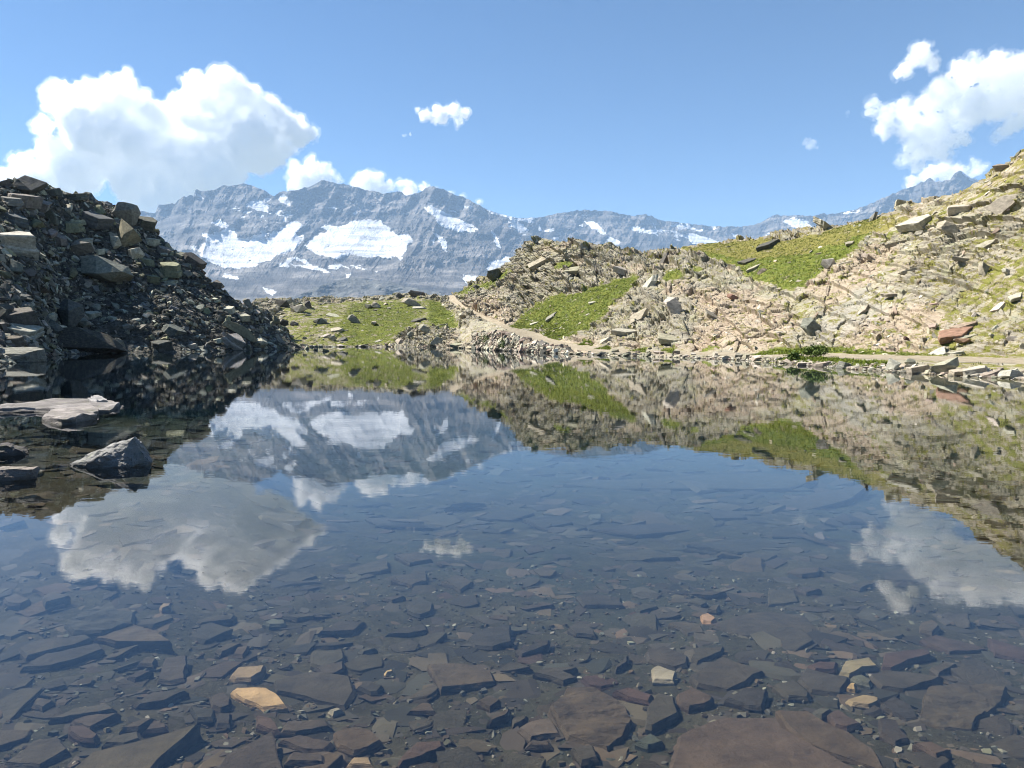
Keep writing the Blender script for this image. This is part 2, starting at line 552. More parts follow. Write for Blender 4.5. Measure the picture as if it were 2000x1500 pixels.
def make_cloud(label, puffs, Y, dens, seed, voxel=2.6, rough=1.0, flat=None, thick=0.8, kids=9, group=None, lo=0.40, fringe=1.0):
    rnd = random.Random(seed)
    k = Y / FPX
    sph = []
    for (px, py, r) in puffs:
        c = pix(px, py, Y); c[1] += rnd.uniform(-0.5, 0.5) * r * k * thick
        sph.append((c, r * k * 0.86))
        for _ in range(kids):
            a = rnd.uniform(0, 2 * math.pi); zz = rnd.uniform(-0.35, 1.0); h = math.sqrt(1 - zz * zz)
            rr = r * k * rnd.uniform(0.25, 0.5)
            q = c + np.array([math.cos(a) * h, math.sin(a) * h * 0.9, zz]) * (r * k * 0.86 - rr * 0.45)
            sph.append((q, rr))
            for _ in range(3):
                a = rnd.uniform(0, 2 * math.pi); zz = rnd.uniform(-0.3, 1.0); h = math.sqrt(1 - zz * zz)
                r3 = rr * rnd.uniform(0.3, 0.5)
                sph.append((q + np.array([math.cos(a) * h, math.sin(a) * h, zz]) * (rr - r3 * 0.3), r3))
    V = np.concatenate([ICO2 * r + c for c, r in sph]); n = len(ICO2)
    F = np.concatenate([ICO2F + i * n for i in range(len(sph))])
    tmp = link('cloud_tmp', mesh_np('cloud_tmp', V, F))
    md = tmp.modifiers.new('r', 'REMESH'); md.mode = 'VOXEL'; md.voxel_size = voxel * k
    dg = bpy.context.evaluated_depsgraph_get(); dg.update()
    ev = tmp.evaluated_get(dg)
    me = bpy.data.meshes.new_from_object(ev)
    bpy.data.objects.remove(tmp)
    n = len(me.vertices)
    co = np.zeros(n * 3, np.float32); me.vertices.foreach_get('co', co); co = co.reshape(-1, 3)
    nm = np.zeros(n * 3, np.float32); me.vertex_normals.foreach_get('vector', nm); nm = nm.reshape(-1, 3)
    q = co / np.float32(k)
    d = fbm(q / 30, 3, seed, 0.55) * 10 + (0.22 - np.abs(fbm(q / 17 + 50, 3, seed + 5, 0.6))) * 16 + (0.22 - np.abs(fbm(q / 6 + 90, 3, seed + 8, 0.6))) * 6
    co = co + nm * ((d - 1.5) * k * rough)[:, None]
    if flat is not None:
        zf = pix(1000, flat, Y)[2]
        co[:, 2] = np.where(co[:, 2] < zf, zf + (co[:, 2] - zf) * 0.35, co[:, 2])
    o0 = co.mean(0); o0[2] = co[:, 2].min()
    me.vertices.foreach_set('co', (co - o0).ravel()); me.update()
    me.materials.clear(); me.materials.append(cloud_mat('cloud_mist', dens, k, lo))
    me.polygons.foreach_set('use_smooth', [True] * len(me.polygons))
    me.name = 'cloud'
    o = link('cloud', me, label=label, category='cloud', group=group)
    o.location = o0
    # thin torn mist round the dense body
    me2 = me.copy(); me2.name = 'cloud_fringe'
    fr = nm * ((5.5 + 5 * fbm(q / 12 + 7, 2, seed + 21)) * k * min(rough, 1.0) * fringe)[:, None]
    me2.vertices.foreach_set('co', (co + fr - o0).ravel()); me2.update()
    me2.materials.clear(); me2.materials.append(cloud_mat('cloud_fringe_mist', dens * 0.16, k * 0.7, lo + 0.02))
    link('fringe', me2, o)
    return o


make_cloud('huge white cumulus cloud rising above the rubble slope on the left',
           [(20, 352, 26), (58, 328, 32), (110, 303, 42), (88, 250, 20), (150, 228, 56), (130, 203, 40), (185, 193, 38), (235, 190, 40), (272, 207, 34), (308, 230, 32),
            (200, 268, 78), (290, 292, 76), (358, 207, 34), (395, 185, 40), (445, 170, 36), (482, 195, 32), (430, 235, 66), (517, 212, 27), (550, 242, 36), (583, 262, 28), (608, 262, 12),
            (500, 285, 62), (385, 318, 74), (255, 345, 62), (150, 340, 55), (335, 378, 40), (440, 350, 48), (535, 295, 34), (85, 360, 40), (290, 398, 22), (-60, 380, 40)],
           14000, 0.013, 3, flat=None)
make_cloud('bright white puff of cloud behind the pointed left summit', [(583, 346, 26), (610, 326, 20), (640, 338, 18), (571, 362, 14), (662, 352, 13), (605, 366, 28), (630, 372, 26)], 12000, 0.02, 5)
make_cloud('low white cloud bank peeping over the ridge between two summits',
           [(715, 352, 20), (735, 355, 16), (698, 358, 13), (760, 364, 13), (800, 368, 17), (783, 363, 12), (828, 366, 13), (846, 373, 10), (725, 372, 22), (790, 384, 22), (745, 376, 18), (880, 378, 7), (905, 386, 8), (935, 398, 8)], 12000, 0.018, 7, rough=0.8)
make_cloud('small lone white cloud in the middle of the sky', [(833, 224, 12), (858, 214, 13), (884, 218, 15), (868, 230, 16), (895, 236, 11), (893, 249, 6), (848, 231, 11), (906, 222, 9), (816, 212, 4)], 13000, 0.022, 9, voxel=2.2, rough=0.8, lo=0.40)
make_cloud('large ragged white cloud at the right edge of the sky',
           [(1708, 213, 18), (1740, 225, 25), (1775, 215, 28), (1730, 250, 20), (1780, 260, 36), (1825, 200, 32), (1850, 178, 28), (1900, 150, 38), (1940, 132, 30), (1975, 152, 44), (1910, 113, 15), (1868, 128, 13), (2010, 190, 44),
            (1960, 200, 38), (1890, 218, 42), (1830, 250, 38), (1800, 290, 34), (1760, 312, 16), (1840, 300, 22), (1870, 270, 22), (1965, 252, 15), (1988, 240, 17), (1945, 266, 9), (1790, 325, 16), (2060, 150, 55)],
           13500, 0.010, 11, rough=1.3, lo=0.41)
make_cloud('low white cloud resting behind the small dark peak on the right', [(1780, 357, 15), (1815, 345, 21), (1850, 340, 22), (1900, 330, 18), (1922, 325, 11), (1875, 345, 22)], 12500, 0.014, 13)
make_cloud('small upright white cloud near the top right corner', [(1800, 95, 18), (1795, 118, 22), (1770, 140, 13), (1812, 130, 16), (1785, 108, 15), (1755, 148, 7)], 13500, 0.016, 15, voxel=2.4, rough=1.2, lo=0.41)
make_cloud('faint wisp of cloud left of the ragged right cloud', [(1575, 275, 7), (1585, 284, 8), (1594, 290, 5)], 13500, 0.0035, 17, voxel=1.8, rough=0.7, fringe=0.5)
make_cloud('tiny faint cloud fleck nearest the ragged right cloud', [(1657, 220, 5), (1656, 228, 3)], 13500, 0.006, 19, voxel=1.2, rough=0.4, fringe=0.3)
make_cloud('tiny faint cloud streak below the lone middle cloud', [(787, 266, 4), (794, 264, 4), (801, 262, 4)], 13000, 0.006, 21, voxel=1.2, rough=0.4, fringe=0.3)

# ------------------------------------------------------------------ near terrain: two slopes, each a sheet from under the water up over its crest
class Slope:
    """columns {px: (shore_py, [(py, Y) ...bank to crest])}; surface rows run under water -> shore -> crest -> behind"""

    def __init__(self, cols, segs, under=(6.0, -2.6), behind=((14, -3.0), (60, -30.0), (140, -75.0))):
        xs = sorted(cols)
        self.xs = np.array(xs, float)
        pyk, Yk = [], []
        for x in xs:
            sh, ks = cols[x]
            ys = plane_Y(sh)
            kk = []; last = ys
            for j, (kp, ky) in enumerate(ks):      # always farther up the slope than the row before
                last = max(ky, last + (1.6, 2.4, 3.0, 3.0, 4.0, 4.0)[j] * (1.0 if ys > 80 and x > 500 and under[0] == 6.0 else 0.3))
                kk.append((kp, last))
            ks = kk
            a = [(py_of(max(ys - under[0], 3.0), under[1]), max(ys - under[0], 3.0)), (sh, ys)] + list(ks)
            zc = pix(x, ks[-1][0], ks[-1][1])[2]
            for dY, dz in behind:
                a.append((py_of(ks[-1][1] + dY, zc + dz), ks[-1][1] + dY))
            pyk.append([q[0] for q in a]); Yk.append([q[1] for q in a])
        self.pyk = np.array(pyk); self.Yk = np.array(Yk)      # (ncol, K)
        self.segs = segs

    def build(self, px):
        py = pchip(px, self.xs, self.pyk).T                   # (K, n)
        Y = pchip(px, self.xs, self.Yk).T
        K = py.shape[0]
        vs = np.concatenate([np.linspace(k, k + 1, n, endpoint=False) for k, n in enumerate(self.segs)] + [[K - 1.0]])
        ks = np.arange(K)
        # interpolate heights rather than pixels behind the crest; both are smooth in front
        self.v = vs
        self.PY = pchip(vs, ks, py); self.Y = pchip(vs, ks, Y)
        self.PX = np.repeat(px[None], len(vs), 0)
        P = pix(self.PX, self.PY, self.Y)
        self.shape = self.PX.shape
        self.V = np.repeat(vs[:, None], len(px), 1)
        self.P = P
        self.N = self.normals(P)
        return P

    @staticmethod
    def normals(P):
        du = np.gradient(P, axis=1); dv = np.gradient(P, axis=0)
        n = np.cross(du, dv)
        n /= np.linalg.norm(n, axis=-1, keepdims=True) + 1e-9
        return n

    def finish(self, P):
        self.P = P
        self.N = self.normals(P)
        self.qx, self.qy = unpix(P)
        du = np.linalg.norm(np.gradient(P, axis=1), axis=-1); dv = np.linalg.norm(np.gradient(P, axis=0), axis=-1)
        self.area = du * dv

    def at(self, px, py):
        """visible point of the slope at a pixel: nearest grid vertex in front of the crest"""
        m = (self.V > 0.6) & (self.V < 7.3)
        d = np.where(m, (self.qx - px) ** 2 + (self.qy - py) ** 2, 1e12)
        i = np.unravel_index(np.argmin(d), d.shape)
        return self.P[i], self.N[i]


# ---- right hillside with the lake path, the knoll and the low saddle ridge
RC = {
    430: (683, [(680, 95), (676, 97), (668, 100), (655, 108), (640, 118), (625, 130)]),
    520: (679, [(672, 97), (665, 100), (645, 106), (625, 113), (605, 122), (587, 133)]),
    600: (678, [(672, 98), (664, 101), (640, 107), (620, 113), (600, 123), (584, 135)]),
    700: (677.5, [(671, 98), (662, 101), (640, 106), (620, 113), (600, 124), (581, 138)]),
    800: (678, [(670, 97), (660, 100), (640, 106), (620, 113), (598, 124), (574, 138)]),
    870: (679, [(668, 95), (655, 98), (640, 104), (620, 112), (600, 123), (578, 138)]),
    930: (682, [(657, 86), (625, 98), (609, 104), (592, 112), (571, 120), (547, 130)]),
    980: (685, [(656, 77), (633, 90), (615, 97), (582, 105), (552, 115), (519, 126)]),
    1040: (688, [(672, 70.5), (647, 84), (626, 90), (580, 98), (530, 107), (478, 118)]),
    1080: (690, [(680, 66.5), (660, 76), (630, 82), (580, 91), (530, 99), (473, 108)]),
    1150: (693, [(687, 60.5), (674, 67), (640, 74), (585, 83), (535, 92), (482, 101)]),
    1250: (696, [(691, 55.5), (682, 60), (650, 65), (600, 73), (545, 84), (495, 97)]),
    1350: (699.5, [(694, 51.5), (686, 56), (655, 60), (600, 67), (545, 76), (488, 90)]),
    1450: (704, [(697, 47), (688, 52), (660, 55), (605, 61), (540, 71), (480, 86)]),
    1520: (709, [(699, 43.5), (688, 49), (660, 52), (600, 58), (530, 67), (468, 83)]),
    1600: (716, [(701, 39.5), (689, 45.5), (655, 49), (590, 55), (520, 64), (450, 77)]),
    1700: (724, [(703, 36), (692, 41), (655, 45), (580, 51), (500, 59), (428, 70)]),
    1800: (731, [(706, 33), (694, 38), (650, 41.5), (565, 47), (480, 54), (384, 64)]),
    1900: (737, [(710, 31), (696, 35.5), (645, 39), (550, 44), (455, 50), (350, 58)]),
    2000: (742, [(714, 29), (698, 33.5), (640, 37), (530, 41), (420, 47), (284, 54)]),
    2150: (752, [(722, 26), (704, 30), (640, 33.5), (510, 37.5), (380, 42.5), (200, 49)]),
    2400: (775, [(738, 21), (717, 25), (640, 28.5), (490, 32.5), (320, 37), (110, 43)]),
    2700: (800, [(758, 17.5), (732, 21), (640, 24.5), (460, 28), (270, 32), (20, 38)]),
}
hill = Slope(RC, [14, 26, 26, 64, 80, 90, 90, 24, 8, 6])
hpx = np.concatenate([np.linspace(430, 500, 30, endpoint=False), np.arange(500, 2030, 1.25), np.linspace(2030, 2700, 120)])
HP = hill.build(hpx)
PX, PY, V = hill.PX, hill.PY, hill.V
front = sstep(7.6, 7.0, V)

GRASS = [
    (1.0, [(985, 642), (1015, 622), (1060, 590), (1100, 575), (1180, 557), (1246, 543), (1240, 562), (1205, 590), (1160, 625), (1130, 650), (1085, 664), (1055, 655), (1068, 640), (1030, 640)]),
    (1.0, [(1330, 490), (1420, 487), (1500, 480), (1560, 470), (1640, 447), (1700, 430), (1715, 440), (1690, 470), (1670, 490), (1640, 510), (1610, 545), (1570, 575), (1535, 575), (1490, 545), (1440, 522), (1380, 508)]),
    (0.9, [(1290, 553), (1300, 540), (1335, 530), (1325, 545), (1300, 556)]), (0.9, [(1085, 522), (1110, 515), (1135, 518), (1120, 528), (1095, 530)]),
    (0.9, [(1345, 530), (1362, 524), (1378, 526), (1360, 534)]),
    (0.8, [(890, 572), (930, 550), (962, 536), (1000, 528), (998, 545), (960, 560), (910, 574)]),
    (0.54, [(1835, 612), (1900, 565), (2010, 470), (2150, 420), (2150, 700), (1850, 700), (1800, 692), (1825, 650)]),
    (0.55, [(1660, 452), (1740, 418), (1800, 396), (1900, 352), (2010, 275), (2010, 350), (1930, 380), (1860, 420), (1800, 440), (1740, 462)]),
    (0.46, [(1900, 460), (1960, 430), (2010, 400), (2010, 560), (1950, 540), (1890, 560)]),
    (0.60, [(545, 600), (600, 590), (700, 586), (780, 580), (862, 588), (895, 622), (902, 645), (860, 628), (845, 640), (800, 640), (770, 672), (600, 680), (555, 680)]),
    (1.0, [(830, 590), (870, 596), (902, 645), (860, 640), (835, 620)]),
    (0.78, [(690, 590), (820, 590), (800, 640), (740, 672), (680, 676), (660, 640)]),
    (1.0, [(1465, 694), (1520, 684), (1600, 678), (1700, 682), (1790, 688), (1850, 697), (1700, 693), (1600, 691), (1520, 690)]),
    (1.0, [(1490, 708), (1560, 698), (1640, 702), (1735, 709), (1742, 722), (1690, 722), (1600, 713), (1530, 706)]),
    (0.9, [(935, 668), (950, 650), (965, 660), (960, 682), (940, 682)]), (0.8, [(972, 690), (985, 668), (1000, 684), (990, 694)]),
    (0.9, [(1130, 672), (1150, 664), (1160, 672), (1140, 678)]), (0.9, [(1165, 680), (1190, 674), (1192, 683), (1170, 684)]), (0.8, [(1230, 684), (1260, 678), (1262, 688), (1235, 690)]),
    (0.9, [(1292, 684), (1320, 679), (1318, 690), (1294, 690)]), (0.8, [(1360, 690), (1400, 674), (1405, 680), (1370, 692)]),
    (0.55, [(1780, 706), (1850, 690), (2010, 715), (2150, 730), (2150, 745), (2000, 738), (1860, 720), (1790, 714)]),
]
PINK = [[(1335, 560), (1450, 556), (1500, 590), (1565, 620), (1500, 690), (1330, 684), (1370, 620)], [(1640, 665), (1700, 620), (1760, 595), (1830, 595), (1850, 640), (1790, 692), (1650, 692)],
        [(900, 590), (960, 585), (1010, 620), (990, 640), (930, 615)], [(1040, 690), (1100, 660), (1180, 655), (1160, 690)], [(1560, 560), (1640, 520), (1720, 470), (1760, 490), (1700, 560), (1620, 610)]]
GREY = [[(1580, 640), (1640, 590), (1720, 560), (1760, 600), (1700, 640), (1650, 668), (1590, 670)]]
wx = 14 * fbm(np.stack([PX / 40, PY / 18, 0 * PX], -1).reshape(-1, 3), 4, 201, 0.6).reshape(PX.shape)
wy = 9 * fbm(np.stack([PX / 40, PY / 18, 0 * PX + 9], -1).reshape(-1, 3), 4, 205, 0.6).reshape(PX.shape)


def mask(polys, soft=None):
    m = np.zeros(PX.shape)
    for wgt, poly in polys:
        m = np.maximum(m, wgt * in_poly(PX + wx, PY + wy, poly))
    return m


grass = mask(GRASS)
grass = np.maximum(grass, np.where((PX > 1500) | (V > 6.6), 0.38, 0.31))
def soften(a, n):
    a = a.copy()
    for _ in range(n):
        a[1:-1, 1:-1] = (a[1:-1, 1:-1] * 2 + a[:-2, 1:-1] + a[2:, 1:-1] + a[1:-1, :-2] + a[1:-1, 2:]) / 6
    return a


grass = np.minimum(soften(grass, 45), 0.88)
pink = mask([(1, p) for p in PINK]); grey = mask([(1, p) for p in GREY])
pink = soften(pink, 40); grey = soften(grey, 40)
# the trodden path: along the lake, then up through the gap beside the knoll
pathm = ((V > 2.1 + 0.1 * wx / 14) & (V < 2.95 + 0.12 * wy / 9) & (PX > 1000)).astype(float)
upper = in_poly(PX + 0.3 * wx, PY + 0.3 * wy, [(874, 576), (887, 577), (910, 599), (955, 620), (1005, 641), (1050, 657), (1010, 653), (960, 631), (920, 613), (894, 598), (878, 587)])
pathm = np.maximum(pathm, upper)
low = in_poly(PX + 0.4 * wx, PY + 0.4 * wy, [(985, 640), (1070, 655), (1100, 664), (1170, 676), (1160, 690), (1080, 686), (1000, 664)])
PATHB = (V > 1.9) & (V < 3.02) & (PX > 905)
grass *= 1 - pathm

# rock relief: tilted beds broken into blocks
q = HP.reshape(-1, 3).astype(np.float32)
ax_n = np.array([0.40, -0.22, 0.89]); ax_n /= np.linalg.norm(ax_n)
ax_a = np.cross([0, 1, 0.2], ax_n); ax_a /= np.linalg.norm(ax_a); ax_b = np.cross(ax_n, ax_a)
warp = np.stack([fbm(q / 7 + 3, 3, 301), fbm(q / 7 + 31, 3, 302), fbm(q / 7 + 57, 3, 303)], -1)
qq = q + warp * 0.32
S3 = np.stack([qq @ ax_a, qq @ ax_b, qq @ ax_n], -1)
lat = np.where(PX.ravel() < 1420, 1.0, 0.8)[:, None]


def blocks(scale, seed, tilt):
    f1, gap, rid, off = cells(S3 / np.array(scale, np.float32), seed)
    h = (rid[:, 0] - 0.5) * 1.0 + (off[:, 0] * (rid[:, 1] - 0.3) + off[:, 1] * (rid[:, 2] - 0.5)) * tilt
    crack = 1 - sstep(0.0, 0.10, gap)
    return h, crack


h1, c1 = blocks((6.0, 4.5, 1.6), 401, 1.5)
h2, c2 = blocks((2.6, 1.9, 0.8), 402, 1.5)
h3, c3 = blocks((1.0, 0.8, 0.3), 403, 1.3)


def beds(T, seed, cell):
    """tilted beds: every bed juts out at its lower edge and recedes to the foot of the next; broken sideways into blocks"""
    f1, gap, rid, off = cells(S3 * np.array((1 / cell, 1 / cell, 0.35 / cell), np.float32), seed)
    sn = S3[:, 2] / T + rid[:, 0] * 1.0
    k = np.floor(sn)
    th_ = hsh(k.astype(np.int64), np.zeros(len(k), np.int64), np.zeros(len(k), np.int64), seed + 3)
    u = sn - k
    return (0.5 - u) * (0.35 + 0.9 * th_) * T + (rid[:, 1] - 0.5) * T * 0.5, 1 - sstep(0, 0.06, gap)


b1, k1 = beds(1.5, 411, 6.0)
b2, k2 = beds(0.55, 412, 2.8)
b3, k3 = beds(0.24, 413, 1.4)
big = fbm(q / 14, 3, 310) * 1.0
mid = fbm(q / 3.2, 3, 311) * 0.3
massive = sstep(-0.1, 0.35, fbm(q / 6 + 70, 3, 312))                # smooth slab faces between the broken beds
rockm = sstep(0.66, 0.42, grass.ravel()) * (1 - pathm.ravel())
rockm *= np.where(pink.ravel() > 0, 0.75, 1)
dist = np.clip(hill.Y.ravel() / 75, 0.55, 1.35)
disp = rockm * dist * (0.48 * h1 - 0.14 * c1 + 0.26 * h2 - 0.09 * c2 + 0.10 * h3 - 0.04 * c3 + 0.46 * b1 - 0.12 * k1 + (0.52 * b2 - 0.05 * k2) * (1 - 0.6 * massive) + 0.42 * b3 * (1 - 0.85 * massive) + 0.5 * mid)
soil = (1 - rockm)
disp += soil * (1 - pathm.ravel()) * (0.16 * fbm(q / 0.9, 4, 320, 0.6) + 0.25 * mid)
disp += pathm.ravel() * 0.035 * fbm(q / 0.5, 3, 330)
Vr = V.ravel()
amp = np.interp(Vr, [0, 0.9, 1.0, 2.0, 3.0, 3.25, 7.0, 7.3, 8, 9, 10], [0.5, 0.15, 0.15, 0.22, 0.3, 1, 1, 1, 1, 1, 0])
ampx = np.where(PX.ravel() < 900, np.interp(Vr, [0, 1, 1.15, 2], [0.5, 0.2, 0.8, 1.0]), 0)
amp = np.maximum(amp, ampx * (Vr < 7))
disp = (disp + big * (1 - pathm.ravel()) * sstep(3.0, 4.0, Vr)) * amp
keep = np.where(PX.ravel() < 900, 0.75, 1.0)
HP2 = HP + hill.N * (disp * keep).reshape(PX.shape)[..., None]
hill.finish(HP2)
hill.grass = grass; hill.path = pathm

m = NT('hillside_rock_and_turf')
P = m.pos()
rot = (0.25, 0.42, 0.1)
Ps = m.mapv(P, (0.35, 0.35, 1.6), rot)
n1 = m.noise(P, 0.35, 6, 0.6); n2 = m.noise(Ps, 1.3, 6, 0.65); n3 = m.noise(P, 4.0, 5, 0.65)
rock = m.ramp(n2, [(0.28, (0.13, 0.112, 0.084)), (0.44, (0.275, 0.248, 0.19)), (0.62, (0.365, 0.332, 0.258)), (0.8, (0.46, 0.43, 0.345))])
rock = m.mix(m.rng(m.noise(m.mapv(P, (0.5, 0.5, 2.4), rot), 0.9, 5, 0.7), 0.56, 0.70, 0, 0.35), rock, (0.20, 0.175, 0.13))
rock = m.mix(m.rng(m.noise(P, 0.8, 4, 0.6), 0.48, 0.66, 0, 0.55), rock, (0.33, 0.33, 0.19))          # yellow-green lichen
rock = m.mix(m.rng(m.noise(P, 0.23, 3, 0.5), 0.55, 0.7, 0, 0.45), rock, (0.44, 0.33, 0.235))           # rusty faces
pk = m.attr('pink')
rock = m.mix(m.math('MULTIPLY', pk, 0.55), rock, m.ramp(n3, [(0.3, (0.30, 0.215, 0.15)), (0.6, (0.48, 0.375, 0.275))]))
rock = m.mix(m.math('MULTIPLY', m.attr('grey'), 0.4), rock, m.ramp(n3, [(0.3, (0.24, 0.225, 0.20)), (0.65, (0.44, 0.42, 0.37))]))
gtex = m.ramp(m.noise(P, 1.1, 6, 0.65), [(0.28, (0.048, 0.070, 0.011)), (0.45, (0.105, 0.135, 0.022)), (0.6, (0.165, 0.18, 0.035)), (0.8, (0.22, 0.185, 0.07))])
gtex = m.mix(m.rng(n3, 0.52, 0.75, 0, 0.75), gtex, (0.10, 0.085, 0.04))
gtex = m.mix(m.rng(m.attr('dry'), 0, 1, 0, 0.55), gtex, (0.26, 0.20, 0.075))
ga = m.math('ADD', m.attr('grass'), m.math('MULTIPLY', m.math('SUBTRACT', m.noise(P, 1.1, 7, 0.75), 0.5), 2.7))
gm = m.rng(ga, 0.50, 0.66)
soil_c = m.ramp(n3, [(0.3, (0.13, 0.10, 0.055)), (0.6, (0.30, 0.25, 0.15))])
col = m.mix(m.rng(ga, 0.40, 0.52), rock, soil_c)
col = m.mix(gm, col, gtex)
pth = m.ramp(m.noise(P, 2.2, 6, 0.7), [(0.3, (0.25, 0.19, 0.14)), (0.6, (0.40, 0.32, 0.245))])
pm = m.rng(m.math('ADD', m.attr('path'), m.math('MULTIPLY', m.math('SUBTRACT', m.noise(P, 1.2, 5, 0.7), 0.5), 0.9)), 0.4, 0.55)
col = m.mix(pm, col, pth)
zz = m.n('ShaderNodeSeparateXYZ'); m.l(P, zz.inputs[0])
col = m.mix(m.rng(zz.outputs[2], -0.25, -0.02, 1, 0), col, (0.030, 0.032, 0.025))        # silt over everything under water
hgt = m.math('ADD', m.math('MULTIPLY', n2, 0.7), m.math('MULTIPLY', n3, 0.3))
nb = m.bump(hgt, 0.13, 1.0)
nb = m.bump(m.noise(P, 9, 4, 0.7), 0.06, 1.0, nb)
m.principled(col, 0.92, nb, 0.12)
dry = in_poly(PX + wx, PY + wy, [(1300, 480), (1420, 476), (1560, 460), (1700, 425), (1800, 380), (2010, 270), (2010, 330), (1800, 420), (1640, 480), (1560, 500), (1440, 510), (1340, 500)]).astype(float) * 0.8
dry = np.maximum(dry, 0.35 * (PX > 1780))
link('hillside', mesh_np('hillside', HP2.reshape(-1, 3), grid_faces(*hill.shape), False, m.m,
     {'grass': grass.ravel(), 'pink': pink.ravel(), 'grey': grey.ravel(), 'path': np.zeros(PX.size), 'dry': dry.ravel()}), kind='structure')

# the footpath: a trodden sheet a few millimetres above the slope
pmk = (pathm > 0.5)
pf = grid_faces(*hill.shape)
sel = pmk.ravel()[pf].all(1)
pf = pf[sel]
used, inv = np.unique(pf.ravel(), return_inverse=True)
PVp = HP2.reshape(-1, 3)[used] + np.array([0, 0, 0.012])
mp = NT('trodden_gravel')
P = mp.pos()
gcol = mp.ramp(mp.noise(P, 2.2, 7, 0.72), [(0.28, (0.18, 0.145, 0.10)), (0.5, (0.31, 0.265, 0.19)), (0.72, (0.42, 0.37, 0.285))])
gcol = mp.mix(mp.rng(mp.noise(P, 14, 3, 0.6), 0.55, 0.7, 0, 0.6), gcol, (0.20, 0.16, 0.12))
mp.principled(gcol, 0.95, mp.bump(mp.noise(P, 6, 5, 0.7), 0.08), 0.1)
link('path', mesh_np('path', PVp, inv.reshape(-1, 4), True, mp.m), kind='structure')

# ---- left rubble slope (moraine)
LC = {
    -900: (850, [(800, 12.5), (740, 17), (650, 24), (540, 32), (430, 42), (320, 54)]),
    -600: (810, [(770, 17), (720, 22), (640, 30), (540, 38), (430, 48), (318, 60)]),
    -300: (765, [(738, 22), (695, 28), (625, 36), (535, 44), (430, 54), (330, 66)]),
    -100: (730, [(712, 33), (680, 39), (615, 45), (533, 53), (438, 62), (348, 72)]),
    0: (714, [(700, 41), (672, 46), (610, 51), (530, 58), (440, 66), (357, 76)]),
    60: (703, [(691, 50), (665, 53), (610, 57.5), (535, 63), (450, 70), (360, 80)]),
    130: (693, [(680, 62), (655, 64.5), (605, 68), (540, 72), (460, 78), (380, 86)]),
    200: (690.5, [(678, 66.5), (650, 68.5), (605, 72), (540, 76), (465, 82), (396, 89)]),
    265: (689, [(677, 68.7), (650, 70.7), (605, 73.7), (545, 78), (475, 84), (418, 91)]),
    300: (688.5, [(676, 69.7), (652, 71.7), (615, 74.7), (560, 79), (505, 84.5), (453, 90)]),
    340: (688, [(676, 70.4), (655, 72.2), (622, 75), (575, 79), (530, 83.5), (490, 88)]),
    400: (686.5, [(677, 73), (660, 74.5), (632, 77), (597, 80), (564, 83.5), (535, 87)]),
    440: (685.5, [(677, 75), (663, 76.5), (643, 78.5), (617, 81), (593, 84), (570, 87)]),
    480: (684, [(677, 78.5), (666, 79.5), (650, 81), (630, 82.7), (608, 85), (596, 87)]),
    520: (682.5, [(677, 82.5), (668, 83.3), (655, 84.5), (640, 86), (623, 87.7), (610, 89)]),
    550: (681.2, [(677.5, 86.3), (671, 87), (663, 87.9), (654, 88.9), (644, 90), (636, 91)]),
    572: (680.3, [(679, 89.5), (677, 90), (674, 90.6), (671, 91.3), (668, 92), (665, 92.8)]),
    590: (681, [(682, 89.5), (682, 90), (682, 90.6), (682, 91.3), (682, 92), (682, 92.8)]),
    640: (690, [(692, 80), (694, 82), (696, 84), (698, 86), (699, 88), (700, 90)]),
}
mor = Slope(LC, [12, 20, 24, 40, 46, 46, 40, 14, 6, 5])
mpx = np.concatenate([np.linspace(-900, -60, 120, endpoint=False), np.arange(-60, 641, 1.6)])
MP = mor.build(mpx)
q = MP.reshape(-1, 3).astype(np.float32)
f1, gap, rid, off = cells(q / np.float32(1.6) + 0.3 * np.stack([fbm(q / 3, 2, 501), fbm(q / 3, 2, 502), fbm(q / 3, 2, 503)], -1), 504)
hA = (rid[:, 0] - 0.5) * 0.9 - (1 - sstep(0, 0.15, gap)) * 0.4
f1, gap, rid, off = cells(q / np.float32(0.6), 505)
hB = (rid[:, 0] - 0.5) * 0.45 - (1 - sstep(0, 0.15, gap)) * 0.15
Vr = mor.V.ravel()
amp = np.interp(Vr, [0, 1, 1.2, 2, 7, 8, 10], [0.4, 0.2, 0.5, 0.9, 0.9, 1, 0])
ax = np.interp(mor.PX.ravel(), [480, 570, 600], [1, 0.5, 0])
disp = (0.55 * hA + 0.6 * hB + fbm(q / 9, 3, 510) * 1.2 * np.interp(Vr, [1, 2.5, 6, 7], [0, 1, 1, 0.4])) * amp * ax
MP2 = MP + mor.N * disp.reshape(mor.shape)[..., None]
mor.finish(MP2)
m = NT('moraine_gravel')
P = m.pos()
c_ = m.ramp(m.noise(P, 1.8, 7, 0.7), [(0.3, (0.045, 0.043, 0.038)), (0.5, (0.11, 0.105, 0.088)), (0.72, (0.22, 0.21, 0.17))])
zz = m.n('ShaderNodeSeparateXYZ'); m.l(P, zz.inputs[0])
c_ = m.mix(m.rng(zz.outputs[2], -0.25, -0.02, 1, 0), c_, (0.030, 0.032, 0.025))
nb = m.bump(m.noise(P, 2.2, 6, 0.75), 0.35)
m.principled(c_, 0.95, m.bump(m.vor(P, 3.5), 0.15, 1.0, nb), 0.12)
link('moraine', mesh_np('moraine', MP2.reshape(-1, 3), grid_faces(*mor.shape), False, m.m), kind='structure')

